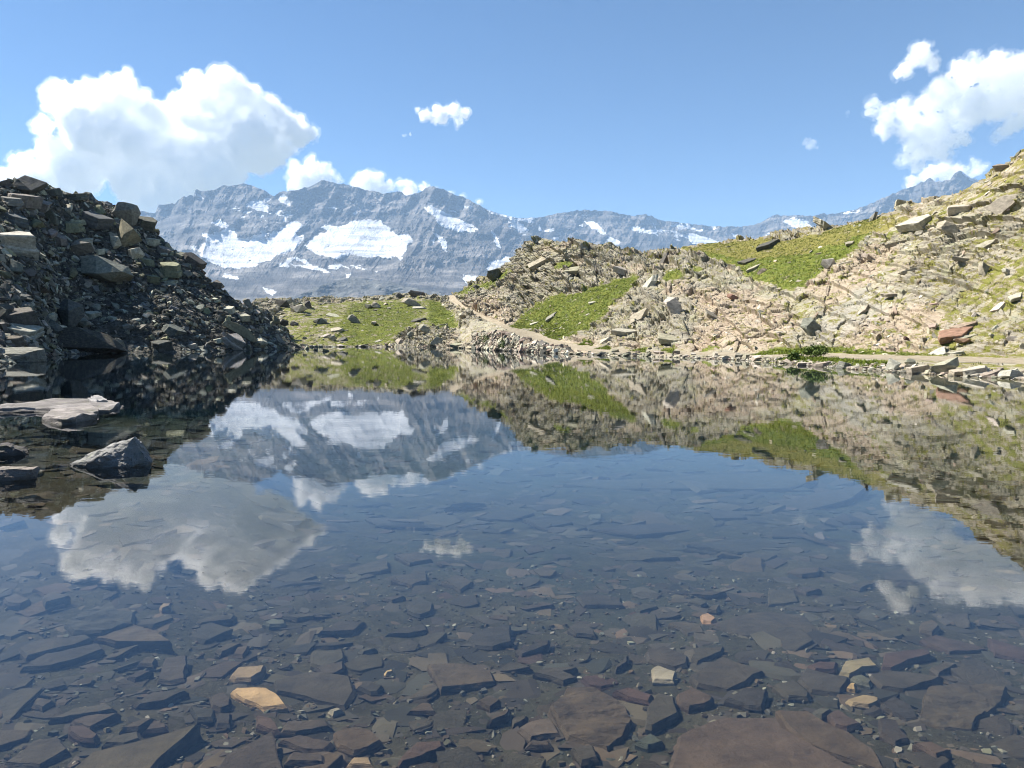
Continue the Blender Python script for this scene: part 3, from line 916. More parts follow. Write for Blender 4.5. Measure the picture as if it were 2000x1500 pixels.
# ---- lake bed and water
def bed_z(x, y):
    x = np.asarray(x, float); y = np.asarray(y, float)
    d = np.interp(y, [-60, -6, 0, 2.4, 4, 7, 12, 20, 35, 60, 120], [8, 1.2, 0.02, -0.30, -0.46, -0.72, -1.15, -1.9, -3.2, -4.4, -4.6])
    lf = sstep(-1.2, -3.0, x + 0.15 * y - 0.2) * sstep(3.5, 7, y)       # shallower towards the left bank
    d = d * (1 - 0.72 * lf * np.clip(1.2 - y / 40, 0, 1))
    q = np.stack([x, y, 0 * x], -1)
    sh = q.shape[:-1]
    q = q.reshape(-1, 3)
    n = 0.06 * fbm(q / 1.7, 3, 601) + 0.022 * fbm(q / 0.35, 4, 605, 0.6)
    return d + n.reshape(sh) * np.clip(0.6 - d, 0.5, 2.0)


th = np.concatenate([np.linspace(-80, -42, 40, endpoint=False), np.linspace(-42, 42, 420), np.linspace(42, 80, 41)[1:]])
rr = np.concatenate([np.geomspace(1.6, 12, 360, endpoint=False), np.geomspace(12, 125, 180)])
T, RR = np.meshgrid(np.radians(th), rr)
bx, by = RR * np.sin(T), RR * np.cos(T)
bz = bed_z(bx, by)
BV = np.stack([bx, by, bz], -1).reshape(-1, 3)
m = NT('lake_silt')
P = m.pos()
silt = m.ramp(m.noise(P, 2.4, 8, 0.7), [(0.28, (0.022, 0.017, 0.010)), (0.5, (0.045, 0.036, 0.021)), (0.75, (0.078, 0.064, 0.039))])
silt = m.mix(m.rng(m.noise(P, 38, 5, 0.75), 0.55, 0.7, 0, 0.8), silt, (0.12, 0.10, 0.065))
silt = m.mix(m.rng(m.noise(P, 0.25, 3), 0.45, 0.7, 0, 0.6), silt, (0.028, 0.040, 0.033))
m.principled(silt, 0.95, m.bump(m.noise(P, 20, 6, 0.75), 0.03), 0.05)
link('lake_bed', mesh_np('lake_bed', BV, grid_faces(*T.shape), True, m.m), kind='structure')
# the bank the photographer stands on, behind and below the camera
gx, gy = np.meshgrid(np.linspace(-40, 40, 60), np.linspace(-60, 1.9, 50))
gz = bed_z(gx, gy) - 0.02
link('shore', mesh_np('shore', np.stack([gx, gy, gz], -1).reshape(-1, 3), grid_faces(*gx.shape), True, m.m), kind='structure')

w = NT('lake_water')
P = w.pos()
IOR = 1.52
fr = w.n('ShaderNodeFresnel')
w.l(w.rng(w.n('ShaderNodeNewGeometry').outputs['Backfacing'], 0, 1, IOR, 1 / IOR), fr.inputs['IOR'])      # the sheet is not bent through, so both sides mirror alike
rip = w.math('ADD', w.math('MULTIPLY', w.noise(w.mapv(P, (1.0, 2.2, 1)), 2.6, 3, 0.5), 0.55), w.math('MULTIPLY', w.noise(w.mapv(P, (0.8, 1.6, 1)), 0.55, 2, 0.5), 1.2))
bn = w.bump(rip, 0.0007, 1.0)
w.l(bn, fr.inputs['Normal'])
gl = w.n('ShaderNodeBsdfGlossy'); gl.inputs['Roughness'].default_value = 0.0
gl.inputs['Color'].default_value = (0.97, 0.98, 1.0, 1)
w.l(bn, gl.inputs['Normal'])
tr = w.n('ShaderNodeBsdfTransparent'); tr.inputs['Color'].default_value = (0.93, 0.94, 0.90, 1)
mx = w.n('ShaderNodeMixShader')
w.l(fr.outputs[0], mx.inputs[0]); w.l(tr.outputs[0], mx.inputs[1]); w.l(gl.outputs[0], mx.inputs[2])
w.l(mx.outputs[0], w.out.inputs[0])
va = w.n('ShaderNodeVolumeAbsorption')
va.inputs['Color'].default_value = (0.0, 0.48, 0.66, 1); va.inputs['Density'].default_value = 0.085
w.l(va.outputs[0], w.out.inputs['Volume'])
x0, x1, y0, y1, zb = -75, 60, -5, 112, -9.0
WV = [(x0, y0, zb), (x1, y0, zb), (x1, y1, zb), (x0, y1, zb), (x0, y0, 0), (x1, y0, 0), (x1, y1, 0), (x0, y1, 0)]
WF = [(0, 3, 2, 1), (4, 5, 6, 7), (0, 1, 5, 4), (1, 2, 6, 5), (2, 3, 7, 6), (3, 0, 4, 7)]
link('water', mesh_np('water', WV, WF, mat=w.m), kind='structure')

# ------------------------------------------------------------------ rock shapes
def hull_rock(seed, n=20, boxy=0.5, bevel=0.05):
    """angular broken block, unit box, standing on z = 0"""
    rnd = random.Random(seed)
    bm = bmesh.new()
    pts = []
    for i in range(n):
        v = Vector((rnd.gauss(0, 1), rnd.gauss(0, 1), rnd.gauss(0, 1))).normalized()
        k = max(abs(v.x), abs(v.y), abs(v.z))
        v = v * (1 - boxy) + v / k * boxy
        v *= rnd.uniform(0.82, 1.0)
        pts.append(v)
    sh = rnd.uniform(-0.35, 0.35); sh2 = rnd.uniform(-0.25, 0.25)
    for v in pts:
        bm.verts.new((v.x + sh * v.z, v.y + sh2 * v.z, v.z))
    r = bmesh.ops.convex_hull(bm, input=bm.verts)
    bmesh.ops.delete(bm, geom=list({g for g in r['geom_interior'] + r['geom_unused'] if isinstance(g, bmesh.types.BMVert) and g.is_valid}), context='VERTS')
    bmesh.ops.dissolve_limit(bm, angle_limit=R(14), verts=bm.verts, edges=bm.edges)
    if bevel:
        bmesh.ops.bevel(bm, geom=list(bm.edges), offset=bevel, segments=1, affect='EDGES', profile=0.6)
    fit(bm)
    return bm


def fit(bm):
    co = np.array([v.co[:] for v in bm.verts])
    lo, hi = co.min(0), co.max(0)
    for v in bm.verts:
        v.co = ((v.co.x - lo[0]) / (hi[0] - lo[0]) - 0.5, (v.co.y - lo[1]) / (hi[1] - lo[1]) - 0.5, (v.co.z - lo[2]) / (hi[2] - lo[2]))


def ring_slab(outline, levels, top_shift=(0, 0)):
    """outline [(x, y)] counter-clockwise, levels [(z, scale)] bottom to top -> closed bmesh of stepped bedding layers"""
    bm = bmesh.new()
    o = np.array(outline, float); c = o.mean(0)
    rings = []
    for k, (z, s) in enumerate(levels):
        f = z / max(levels[-1][0], 1e-6)
        jit = hsh(np.arange(len(o)), np.full(len(o), k), np.zeros(len(o), int), len(o)) - 0.5
        p = c + (o - c) * (s + 0.03 * jit[:, None]) + np.array(top_shift) * f
        rings.append([bm.verts.new((x, y, z)) for x, y in p])
    n = len(o)
    for a, b in zip(rings[:-1], rings[1:]):
        for i in range(n):
            bm.faces.new((a[i], a[(i + 1) % n], b[(i + 1) % n], b[i]))
    bm.faces.new(rings[-1]); bm.faces.new(rings[0][::-1])
    return bm


def slab_shape(seed, layers=3):
    rnd = random.Random(seed)
    n = rnd.choice((5, 5, 6, 6, 7))
    base = []
    for i in range(n):
        a = (i + rnd.uniform(-0.42, 0.42)) / n * 2 * math.pi
        q_ = rnd.uniform(0.62, 1.15)
        base.append((math.cos(a) * q_ * 1.25, math.sin(a) * q_))
    out = []
    for i in range(n):
        a, b = base[i], base[(i + 1) % n]
        out.append(a)
        for t in (0.35, 0.7):
            out.append((a[0] + (b[0] - a[0]) * t + rnd.uniform(-0.05, 0.05), a[1] + (b[1] - a[1]) * t + rnd.uniform(-0.05, 0.05)))
    lev = [(0, 0.9)]
    z = 0
    for k in range(layers):
        z1 = (k + 1) / layers
        s = 1.0 - 0.07 * k + rnd.uniform(-0.05, 0.04)
        lev += [(z + 0.04, s), (z1 - 0.05, s * rnd.uniform(0.97, 1.01))]
        z = z1
    lev.append((1.0, lev[-1][1] - 0.05))
    bm = ring_slab(out, lev, (rnd.uniform(-0.2, 0.2), rnd.uniform(-0.2, 0.2)))
    tilt = rnd.uniform(-0.35, 0.35); t2 = rnd.uniform(-0.2, 0.2)
    for v in bm.verts:
        if v.co.z > 0.9:
            v.co.z += tilt * 0.5 * v.co.x + t2 * 0.5 * v.co.y
    fit(bm)
    return bm


def rock_mat(name, source, strata=(0.8, 0.8, 5.0), lichen=0.5, contrast=1.0, silt=False, bump=0.03, scale=1.0):
    """source 'object' -> the tint is the object's own colour; 'tone' -> a colour per stone stored in the mesh"""
    k = NT(name)
    P = k.pos()
    if source == 'object':
        oi = k.n('ShaderNodeObjectInfo')
        tint = oi.outputs['Color']
        loc = k.objco()
        st = k.noise(k.mapv(loc, strata), 2.0 * scale, 5, 0.65)
    else:
        tint = k.attr('tone', True)
        st = k.noise(k.mapv(P, strata, (0.3, 0.4, 0.2)), 1.2 * scale, 5, 0.65)
    n1 = k.noise(P, 1.6 * scale, 6, 0.65)
    n2 = k.noise(P, 9.0 * scale, 5, 0.7)
    v = k.math('ADD', k.math('MULTIPLY', n1, 0.55), k.math('ADD', k.math('MULTIPLY', st, 0.3), k.math('MULTIPLY', n2, 0.15)))
    f = k.ramp(v, [(0.32, max(0.0, 0.62 - 0.1 * contrast)), (0.5, 1.0), (0.68, 1.0 + 0.42 * contrast)])
    c = k.mix(1.0, tint, f, 'MULTIPLY')
    if lichen:
        c = k.mix(k.rng(k.noise(P, 2.3 * scale, 5, 0.7), 0.54, 0.66, 0, lichen), c, (0.21, 0.215, 0.12))
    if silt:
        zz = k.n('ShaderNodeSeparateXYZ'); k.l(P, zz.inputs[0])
        c = k.mix(k.rng(zz.outputs[2], -0.05, 0.075, 1, 0), c, (0.032, 0.031, 0.024))      # dark growth under water; the same dark tone fades out just above it
    h = k.math('ADD', k.math('MULTIPLY', n1, 0.6), k.math('ADD', k.math('MULTIPLY', st, 0.5), k.math('MULTIPLY', n2, 0.25)))
    k.principled(c, 0.9, k.bump(h, bump, 1.0), 0.15)
    return k.m


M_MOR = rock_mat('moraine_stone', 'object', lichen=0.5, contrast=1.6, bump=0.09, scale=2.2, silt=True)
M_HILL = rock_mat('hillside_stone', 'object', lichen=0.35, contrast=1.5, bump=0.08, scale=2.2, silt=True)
M_BED = rock_mat('sunken_slate', 'object', strata=(0.8, 2.5, 6), lichen=0.0, contrast=1.2, bump=0.03, scale=3.5)
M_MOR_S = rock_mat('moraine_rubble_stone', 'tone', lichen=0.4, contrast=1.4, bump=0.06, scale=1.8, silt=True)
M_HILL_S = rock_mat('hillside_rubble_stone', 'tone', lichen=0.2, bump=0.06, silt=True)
M_BED_S = rock_mat('sunken_shards', 'tone', lichen=0.0, contrast=0.6, bump=0.01, scale=3)

def roughen(bm, seed, amp=0.03, cuts=2):
    bmesh.ops.triangulate(bm, faces=[f for f in bm.faces if len(f.verts) > 4])
    bmesh.ops.subdivide_edges(bm, edges=[e for e in bm.edges if e.calc_length() > 0.14], cuts=cuts, use_grid_fill=True)
    bm.normal_update()
    co = np.array([v.co[:] for v in bm.verts]); nn = np.array([v.normal[:] for v in bm.verts])
    d = amp * (fbm(co * 3.1 + seed, 4, seed, 0.6) + 0.8 * fbm(co * np.array([2, 2, 7.0]) + seed, 2, seed + 9))
    for v, n_, dd in zip(bm.verts, nn, d):
        v.co += Vector(n_ * dd)
    fit(bm)
    return bm


BLOCKS = [roughen(hull_rock(900 + i, 9 + i % 4 * 2, 0.08 + 0.09 * (i % 5), 0.014), i, 0.022) for i in range(14)]
SLABS = [roughen(slab_shape(950 + i, 1 + i % 2), 40 + i, 0.022) for i in range(14)]


def proto(bm, name, mat):
    return from_bm(name, bm.copy(), mat)


MESH = {}
for nm, mt in (('mor', M_MOR), ('hill', M_HILL), ('bed', M_BED)):
    MESH[nm, 'block'] = [proto(b, 'boulder', mt) for b in BLOCKS]
    MESH[nm, 'slab'] = [proto(b, 'slab', mt) for b in SLABS]
LOW = []
for i in range(14):
    b = hull_rock(700 + i, 9 + i % 4, 0.5, 0) if i % 2 else slab_shape(720 + i, 1)
    if i % 2 == 0:
        bmesh.ops.dissolve_limit(b, angle_limit=R(25), verts=b.verts, edges=b.edges)
    bmesh.ops.triangulate(b, faces=b.faces)
    b.verts.index_update()
    LOW.append((np.array([v.co[:] for v in b.verts]) - (0, 0, 0.5), np.array([[v.index for v in f.verts] for f in b.faces])))


# ------------------------------------------------------------------ words for the labels
def tone_word(c):
    r, g_, b = c
    L = 0.3 * r + 0.6 * g_ + 0.1 * b
    if r > 1.45 * b and r > 1.22 * g_:
        return 'reddish' if L < 0.24 else 'ochre'
    if g_ > r * 1.06:
        return 'greenish'
    return 'dark grey' if L < 0.085 else 'grey' if L < 0.17 else 'light grey' if L < 0.27 else 'pale'


LAND = {}          # zone -> [(px, py, phrase)] things one can find
USED = {}


def relation(zone, px, py, own=None):
    best = sorted((((a - px) ** 2 + (b - py) ** 2 * 2.2), a, b, ph) for a, b, ph in LAND[zone] if ph != own)
    out = []
    for d, a, b, ph in best[:3]:
        dx, dy = px - a, py - b
        far = math.hypot(dx, dy)
        w = 'right of' if dx > 0 else 'left of'
        if abs(dy) * 1.4 > abs(dx):
            w = 'below' if dy > 0 else 'above'
        elif abs(dy) * 2.4 > abs(dx):
            w = ('lower ' if dy > 0 else 'upper ') + w
        pre = 'just ' if far < 38 and ' ' not in w.replace(' of', '') else 'far ' if far > 130 and w.split()[0] in ('right', 'left') else ''
        out.append(pre + w + ' the ' + ph)
    return out


def cap(s_):
    w_ = s_.split()
    if len(w_) > 16:
        w_ = [x for x in w_ if x not in ('just', 'far', 'lower', 'upper', 'tilted', 'level')]
    return ' '.join(w_)


def auto_label(zone, px, py, size, c, noun, lean):
    t = tone_word(c)
    for extra in ('', lean):
        for rel in relation(zone, px, py):
            lab = cap(' '.join(f'{size} {t} {extra} {noun} {rel}'.split()))
            if len(lab.split()) <= 16 and lab not in USED:
                USED[lab] = 1
                return lab
    lab = cap(' '.join(f'{size} {t} {lean} {noun} {relation(zone, px, py)[0]}'.split()))
    USED[lab] = USED.get(lab, 0) + 1
    return lab


RN = random.Random(77)


def vary(c, k=0.12, rnd=RN):
    f = 1 + rnd.uniform(-k, k)
    return tuple(max(0.01, x * f * (1 + rnd.uniform(-0.05, 0.05))) for x in c)


def put_rock(kind, P, w, d, h, yaw, roll, pitch, col, name, label, cat, group, form='block', idx=None, sink=0.2, nrm=None):
    ms = MESH[kind, form]
    o = link('flat_rock' if name == 'slab' and cat == 'slab' else 'slate' if cat == 'slate' else name, ms[(idx if idx is not None else RN.randrange(99)) % len(ms)], label=label, category=cat, group=group, kind='thing')
    if nrm is not None and form == 'slab':
        d, h = h * 1.25, h * 0.42
    o.scale = (w, d, h)
    rot = Euler((pitch, roll, yaw), 'XYZ').to_matrix()
    if nrm is not None:      # bedded into the slope: the stone's upper face follows the ground, turned in the picture by roll
        up = (Vector(nrm).normalized() * 0.75 + Vector((0, 0, 0.45))).normalized()
        q = Vector((0, 0, 1)).rotation_difference(up).to_matrix()
        rot = Matrix.Rotation(roll * 0.45, 3, 'Y') @ q @ Euler((pitch * 0.5, 0, yaw), 'XYZ').to_matrix()
    o.rotation_euler = rot.to_euler()
    o.location = (P[0], P[1], P[2] - sink * h)
    o.color = (*col, 1)
    return o


GREYC = (0.215, 0.205, 0.165); DARKC = (0.10, 0.096, 0.082); PALEC = (0.40, 0.385, 0.31); BLUEC = (0.11, 0.115, 0.11)
RUSTC = (0.26, 0.155, 0.11); MOSSC = (0.20, 0.197, 0.125); TANC = (0.33, 0.295, 0.22); TANP = (0.40, 0.365, 0.29); REDC = (0.10, 0.06, 0.05)

# ------------------------------------------------------------------ rubble slope: boulders placed where the photograph shows them
MH = [  # px, py of the middle, width, height, form, roll, colour, phrase used in labels (None: described from its surroundings)
    (52, 362, 56, 34, 'block', 0.05, DARKC, 'dark peaked boulder crowning the rubble slope'), (105, 376, 32, 14, 'block', 0, DARKC, None), (146, 384, 38, 12, 'slab', 0.05, DARKC, None),
    (173, 385, 30, 18, 'block', 0.2, DARKC, 'small dark peak on the slope crest'), (247, 416, 46, 36, 'block', 0.1, GREYC, 'pale-topped round boulder on the right crest'), (284, 431, 40, 20, 'slab', 0.55, DARKC, 'dark slab tipping off the right crest'),
    (43, 470, 84, 46, 'slab', 0.2, PALEC, 'big pale flat-topped boulder near the left edge'), (46, 386, 56, 22, 'slab', 0.25, GREYC, 'wide grey slab under the crowning boulder'), (184, 426, 54, 22, 'slab', 0.35, BLUEC, 'long tilted slab left of the round boulder'),
    (247, 456, 46, 50, 'block', 0.1, MOSSC, 'mossy upright boulder below the round boulder'), (228, 473, 22, 24, 'block', 0, PALEC, None), (158, 487, 44, 28, 'block', 0.2, GREYC, 'blunt grey block in mid upper slope'),
    (140, 442, 36, 18, 'block', 0.1, MOSSC, None), (152, 432, 26, 9, 'slab', 0, PALEC, None), (99, 454, 19, 17, 'block', 0, (0.33, 0.27, 0.235), 'small pinkish block in the upper slope'),
    (207, 524, 90, 36, 'block', 0.25, GREYC, 'broad boulder over the dark hollow'), (96, 424, 28, 20, 'block', 0.3, DARKC, None), (196, 412, 26, 22, 'block', 0, MOSSC, None), (30, 428, 48, 16, 'slab', 0.3, BLUEC, None),
    (167, 471, 30, 14, 'block', 0.2, PALEC, None), (142, 534, 18, 18, 'block', 0, MOSSC, None), (192, 490, 24, 10, 'slab', 0.05, PALEC, None), (264, 496, 28, 20, 'block', 0, PALEC, None), (68, 436, 26, 16, 'block', .2, MOSSC, None),
    (118, 466, 30, 16, 'block', 0.3, GREYC, None), (186, 508, 36, 14, 'slab', 0.15, PALEC, None), (20, 392, 40, 14, 'slab', 0.1, GREYC, None), (12, 360, 26, 14, 'slab', -0.3, DARKC, None), (80, 398, 40, 16, 'slab', 0.4, GREYC, None),
    (36, 616, 80, 26, 'slab', -0.06, DARKC, 'long dark bar of rock at the left edge'), (34, 643, 70, 18, 'slab', 0.3, PALEC, 'pale tilted plank of rock at the left edge'), (96, 634, 48, 28, 'block', 0.1, BLUEC, 'blue-grey block above the huge shore boulder'),
    (126, 610, 46, 48, 'block', 0.35, BLUEC, 'upright blue-grey block above the shore boulder'), (147, 666, 152, 50, 'block', 0.12, (0.075, 0.066, 0.058), 'huge dark boulder at the waterline'), (226, 673, 32, 24, 'block', 0.2, GREYC, None),
    (162, 628, 28, 18, 'block', 0.1, GREYC, None), (180, 615, 30, 15, 'block', 0.15, PALEC, 'small pale block right of the upright block'), (80, 564, 26, 16, 'block', 0.1, (0.14, 0.11, 0.08), None), (30, 572, 22, 12, 'block', 0.4, PALEC, None),
    (97, 616, 26, 12, 'slab', 0.1, PALEC, None), (25, 664, 36, 18, 'slab', 0.1, (0.13, 0.105, 0.085), None), (78, 666, 14, 12, 'block', 0, PALEC, None), (96, 667, 12, 9, 'block', 0, PALEC, None), (60, 672, 30, 10, 'slab', 0.1, PALEC, None),
    (374, 506, 44, 15, 'slab', 0.7, DARKC, 'dark slab lying down the crest line'), (480, 590, 24, 15, 'block', 0.5, GREYC, 'grey boulder low on the crest line'), (334, 524, 48, 22, 'block', 0.2, MOSSC, 'mossy boulder under the crest line'),
    (462, 642, 64, 20, 'block', 0.72, (0.19, 0.185, 0.12), 'long lichen-covered block leaning down to the water'), (453, 660, 42, 24, 'slab', 0.7, PALEC, 'pale striped block beside the leaning block'), (509, 666, 22, 17, 'block', 0.1, PALEC, 'pale square block near the water corner'),
    (314, 674, 38, 20, 'block', 0.1, DARKC, 'dark rounded boulder at the water edge'), (550, 667, 22, 17, 'slab', -0.7, GREYC, None), (534, 626, 18, 13, 'block', 0.5, MOSSC, None), (550, 632, 18, 15, 'block', 0.4, DARKC, 'dark boulder at the foot of the crest line'),
    (426, 665, 18, 9, 'block', -0.2, PALEC, None), (374, 676, 20, 9, 'block', 0, PALEC, None), (448, 672, 22, 9, 'slab', 0, GREYC, None), (448, 604, 22, 11, 'slab', 0.2, PALEC, None), (331, 551, 28, 10, 'slab', 0.1, PALEC, None),
    (477, 620, 20, 11, 'block', 0.2, PALEC, None), (408, 518, 8, 9, 'slab', -0.7, (0.16, 0.10, 0.085), 'tiny reddish spike on the crest line'), (336, 642, 40, 18, 'slab', 0.6, BLUEC, None), (300, 542, 26, 14, 'block', 0.3, MOSSC, None),
    (296, 470, 26, 14, 'block', 0.3, PALEC, None), (352, 500, 30, 16, 'block', 0.4, GREYC, None), (318, 486, 30, 14, 'slab', 0.5, GREYC, None), (290, 510, 26, 14, 'block', 0.1, MOSSC, None), (420, 556, 24, 16, 'block', 0.6, GREYC, None), (30, 520, 30, 18, 'block', 0.3, GREYC, None),
]
LAND['mor'] = [(a, b, ph) for a, b, _, _, _, _, _, ph in MH if ph]
MG = 'boulders lying on the rubble slope'
for k, (px, py, w, h, form, roll, col, ph) in enumerate(MH):
    if w > 1.75 * h and w < 60:
        form = 'slab'
    P, N = mor.at(px, min(py + 0.42 * h, 700))
    s = P[1] / FPX
    col = vary(col)
    lab = ph or auto_label('mor', px, py, 'small' if w < 24 else 'medium' if w < 40 else 'large', col, 'slab' if form == 'slab' else 'boulder', 'tilted' if abs(roll) > .25 else 'level')
    USED[lab] = 1
    put_rock('mor', P, w * s * 1.05, w * s * RN.uniform(0.75, 1.05), h * s * (1.25 if form == 'block' else 1.1), RN.uniform(-0.4, 0.4), roll, RN.uniform(-0.15, 0.1) if form == 'block' else 0.25,
             col, 'boulder' if form == 'block' else 'slab', lab, 'boulder' if form == 'block' else 'slab', MG, form, k * 5 + 1, 0.22)


def pick(slope, n, wt, seed):
    r = np.random.default_rng(seed)
    p = (slope.area * wt).ravel(); p = p / p.sum()
    return r.choice(p.size, n, p=p), r


def fill(slope, zone, kind, n, wt, seed, sizes, cols, name_cat, group, slabs=0.5, taken=()):
    idx, r = pick(slope, n * 6, wt, seed)
    P = slope.P.reshape(-1, 3)[idx]; N = slope.N.reshape(-1, 3)[idx]
    qx, qy = unpix(P)
    out = list(taken); made = 0
    for p, nn, x, y in zip(P, N, qx, qy):
        if made >= n:
            break
        if not (-10 < x < 2010):
            continue
        w = sizes[0] * (sizes[1] / sizes[0]) ** (r.random() ** 1.7)
        wp = w / p[1] * FPX
        if any(abs(x - a) < (wp + b) * 0.42 and abs(y - c) < (wp + b) * 0.22 for a, c, b in out):
            continue
        out.append((x, y, wp)); made += 1
        form = 'slab' if r.random() < slabs else 'block'
        col = vary(cols[r.integers(len(cols))], 0.2)
        roll = r.normal(0.38, 0.22) if zone == 'mor' else r.normal(-0.15, 0.3)
        h = w * (r.uniform(0.18, 0.34) if form == 'slab' else r.uniform(0.5, 0.85))
        lab = auto_label(zone, x, y, 'small' if wp < 20 else 'medium' if wp < 34 else 'large', col, form if form == 'slab' else name_cat, 'tilted' if abs(roll) > .25 else 'level')
        put_rock(kind, p, w, w * r.uniform(0.65, 1.1), h, r.uniform(0, 6.28), roll, r.normal(-0.05, 0.2), col, form if form == 'slab' else name_cat, lab, form if form == 'slab' else name_cat, group, form, int(r.integers(99)), 0.25 if zone == 'mor' else 0.42, nn if zone != 'mor' else None)
    return out


taken = [(a, b, w) for a, b, w, *_ in MH]
wt = ((mor.V > 1.05) & (mor.V < 7.05)) * np.where((mor.V > 4.6) | (mor.V < 2.2), 1.0, 0.35)
wt = wt * np.where(mor.PX < 545, 1, 0.3)
fill(mor, 'mor', 'mor', 230, wt, 11, (0.55, 1.25), [GREYC, GREYC, DARKC, MOSSC, PALEC, BLUEC, (0.26, 0.25, 0.20)], 'boulder', MG, 0.7, taken)


def rubble(name, slope_or_pts, n, wt, seed, smin, smax, power, cols, mat, flat, label=None, category=None, kind='stuff', align=0.6, sink=0.1, tiltn=(0.25, 0.4), bias=(0, 0, 0)):
    idx, r = pick(slope_or_pts, n, wt, seed)
    P = slope_or_pts.P.reshape(-1, 3)[idx]; N = slope_or_pts.N.reshape(-1, 3)[idx]
    du = r.random(n)
    size = smin * (smax / smin) ** (du ** power)
    colr = np.array(cols)[r.integers(len(cols), size=n)] * r.uniform(0.5, 1.65, (n, 1)) * r.uniform(0.95, 1.05, (n, 3))
    which = r.integers(len(LOW), size=n)
    Vs, Fs, Cs = [], [], []
    off = 0
    for k in range(len(LOW)):
        sel = np.where(which == k)[0]
        if not len(sel):
            continue
        v, f = LOW[k]
        m_ = len(sel)
        up = N[sel] * align + np.array([0, 0, 1 - align]) + r.normal(0, tiltn[0], (m_, 3)) + np.array(bias)
        up /= np.linalg.norm(up, axis=1, keepdims=True)
        a = r.normal(0, 1, (m_, 3)); a -= (a * up).sum(1, keepdims=True) * up; a /= np.linalg.norm(a, axis=1, keepdims=True)
        b = np.cross(up, a)
        s = size[sel][:, None]
        sx = s * r.uniform(0.8, 1.3, (m_, 1)); sy = s * r.uniform(0.5, 0.95, (m_, 1)); sz = s * r.uniform(flat[0], flat[1], (m_, 1))
        X = (v[None, :, 0:1] * (a * sx)[:, None] + v[None, :, 1:2] * (b * sy)[:, None] + v[None, :, 2:3] * (up * sz)[:, None]) + (P[sel] + up * (0.5 - sink - 0.25) * sz)[:, None]
        Vs.append(X.reshape(-1, 3))
        Fs.append((f[None] + (np.arange(m_) * len(v))[:, None, None]).reshape(-1, 3) + off)
        Cs.append(np.repeat(colr[sel], len(v), 0)); off += m_ * len(v)
    me = mesh_np(name, np.concatenate(Vs), np.concatenate(Fs), False, mat, {'tone': np.concatenate(Cs)})
    return link(name, me, kind=kind, label=label, category=category)


wt = ((mor.V > 0.92) & (mor.V < 7.35)).astype(float) * (mor.PX < 585)
rubble('rubble', mor, 17000, wt, 21, 0.14, 1.15, 2.0, [GREYC, GREYC, DARKC, MOSSC, (0.33, 0.32, 0.25), BLUEC, (0.10, 0.096, 0.085)], M_MOR_S, (0.14, 0.42), align=0.6, tiltn=(0.28, 0.4), bias=(0.28, 0, 0))

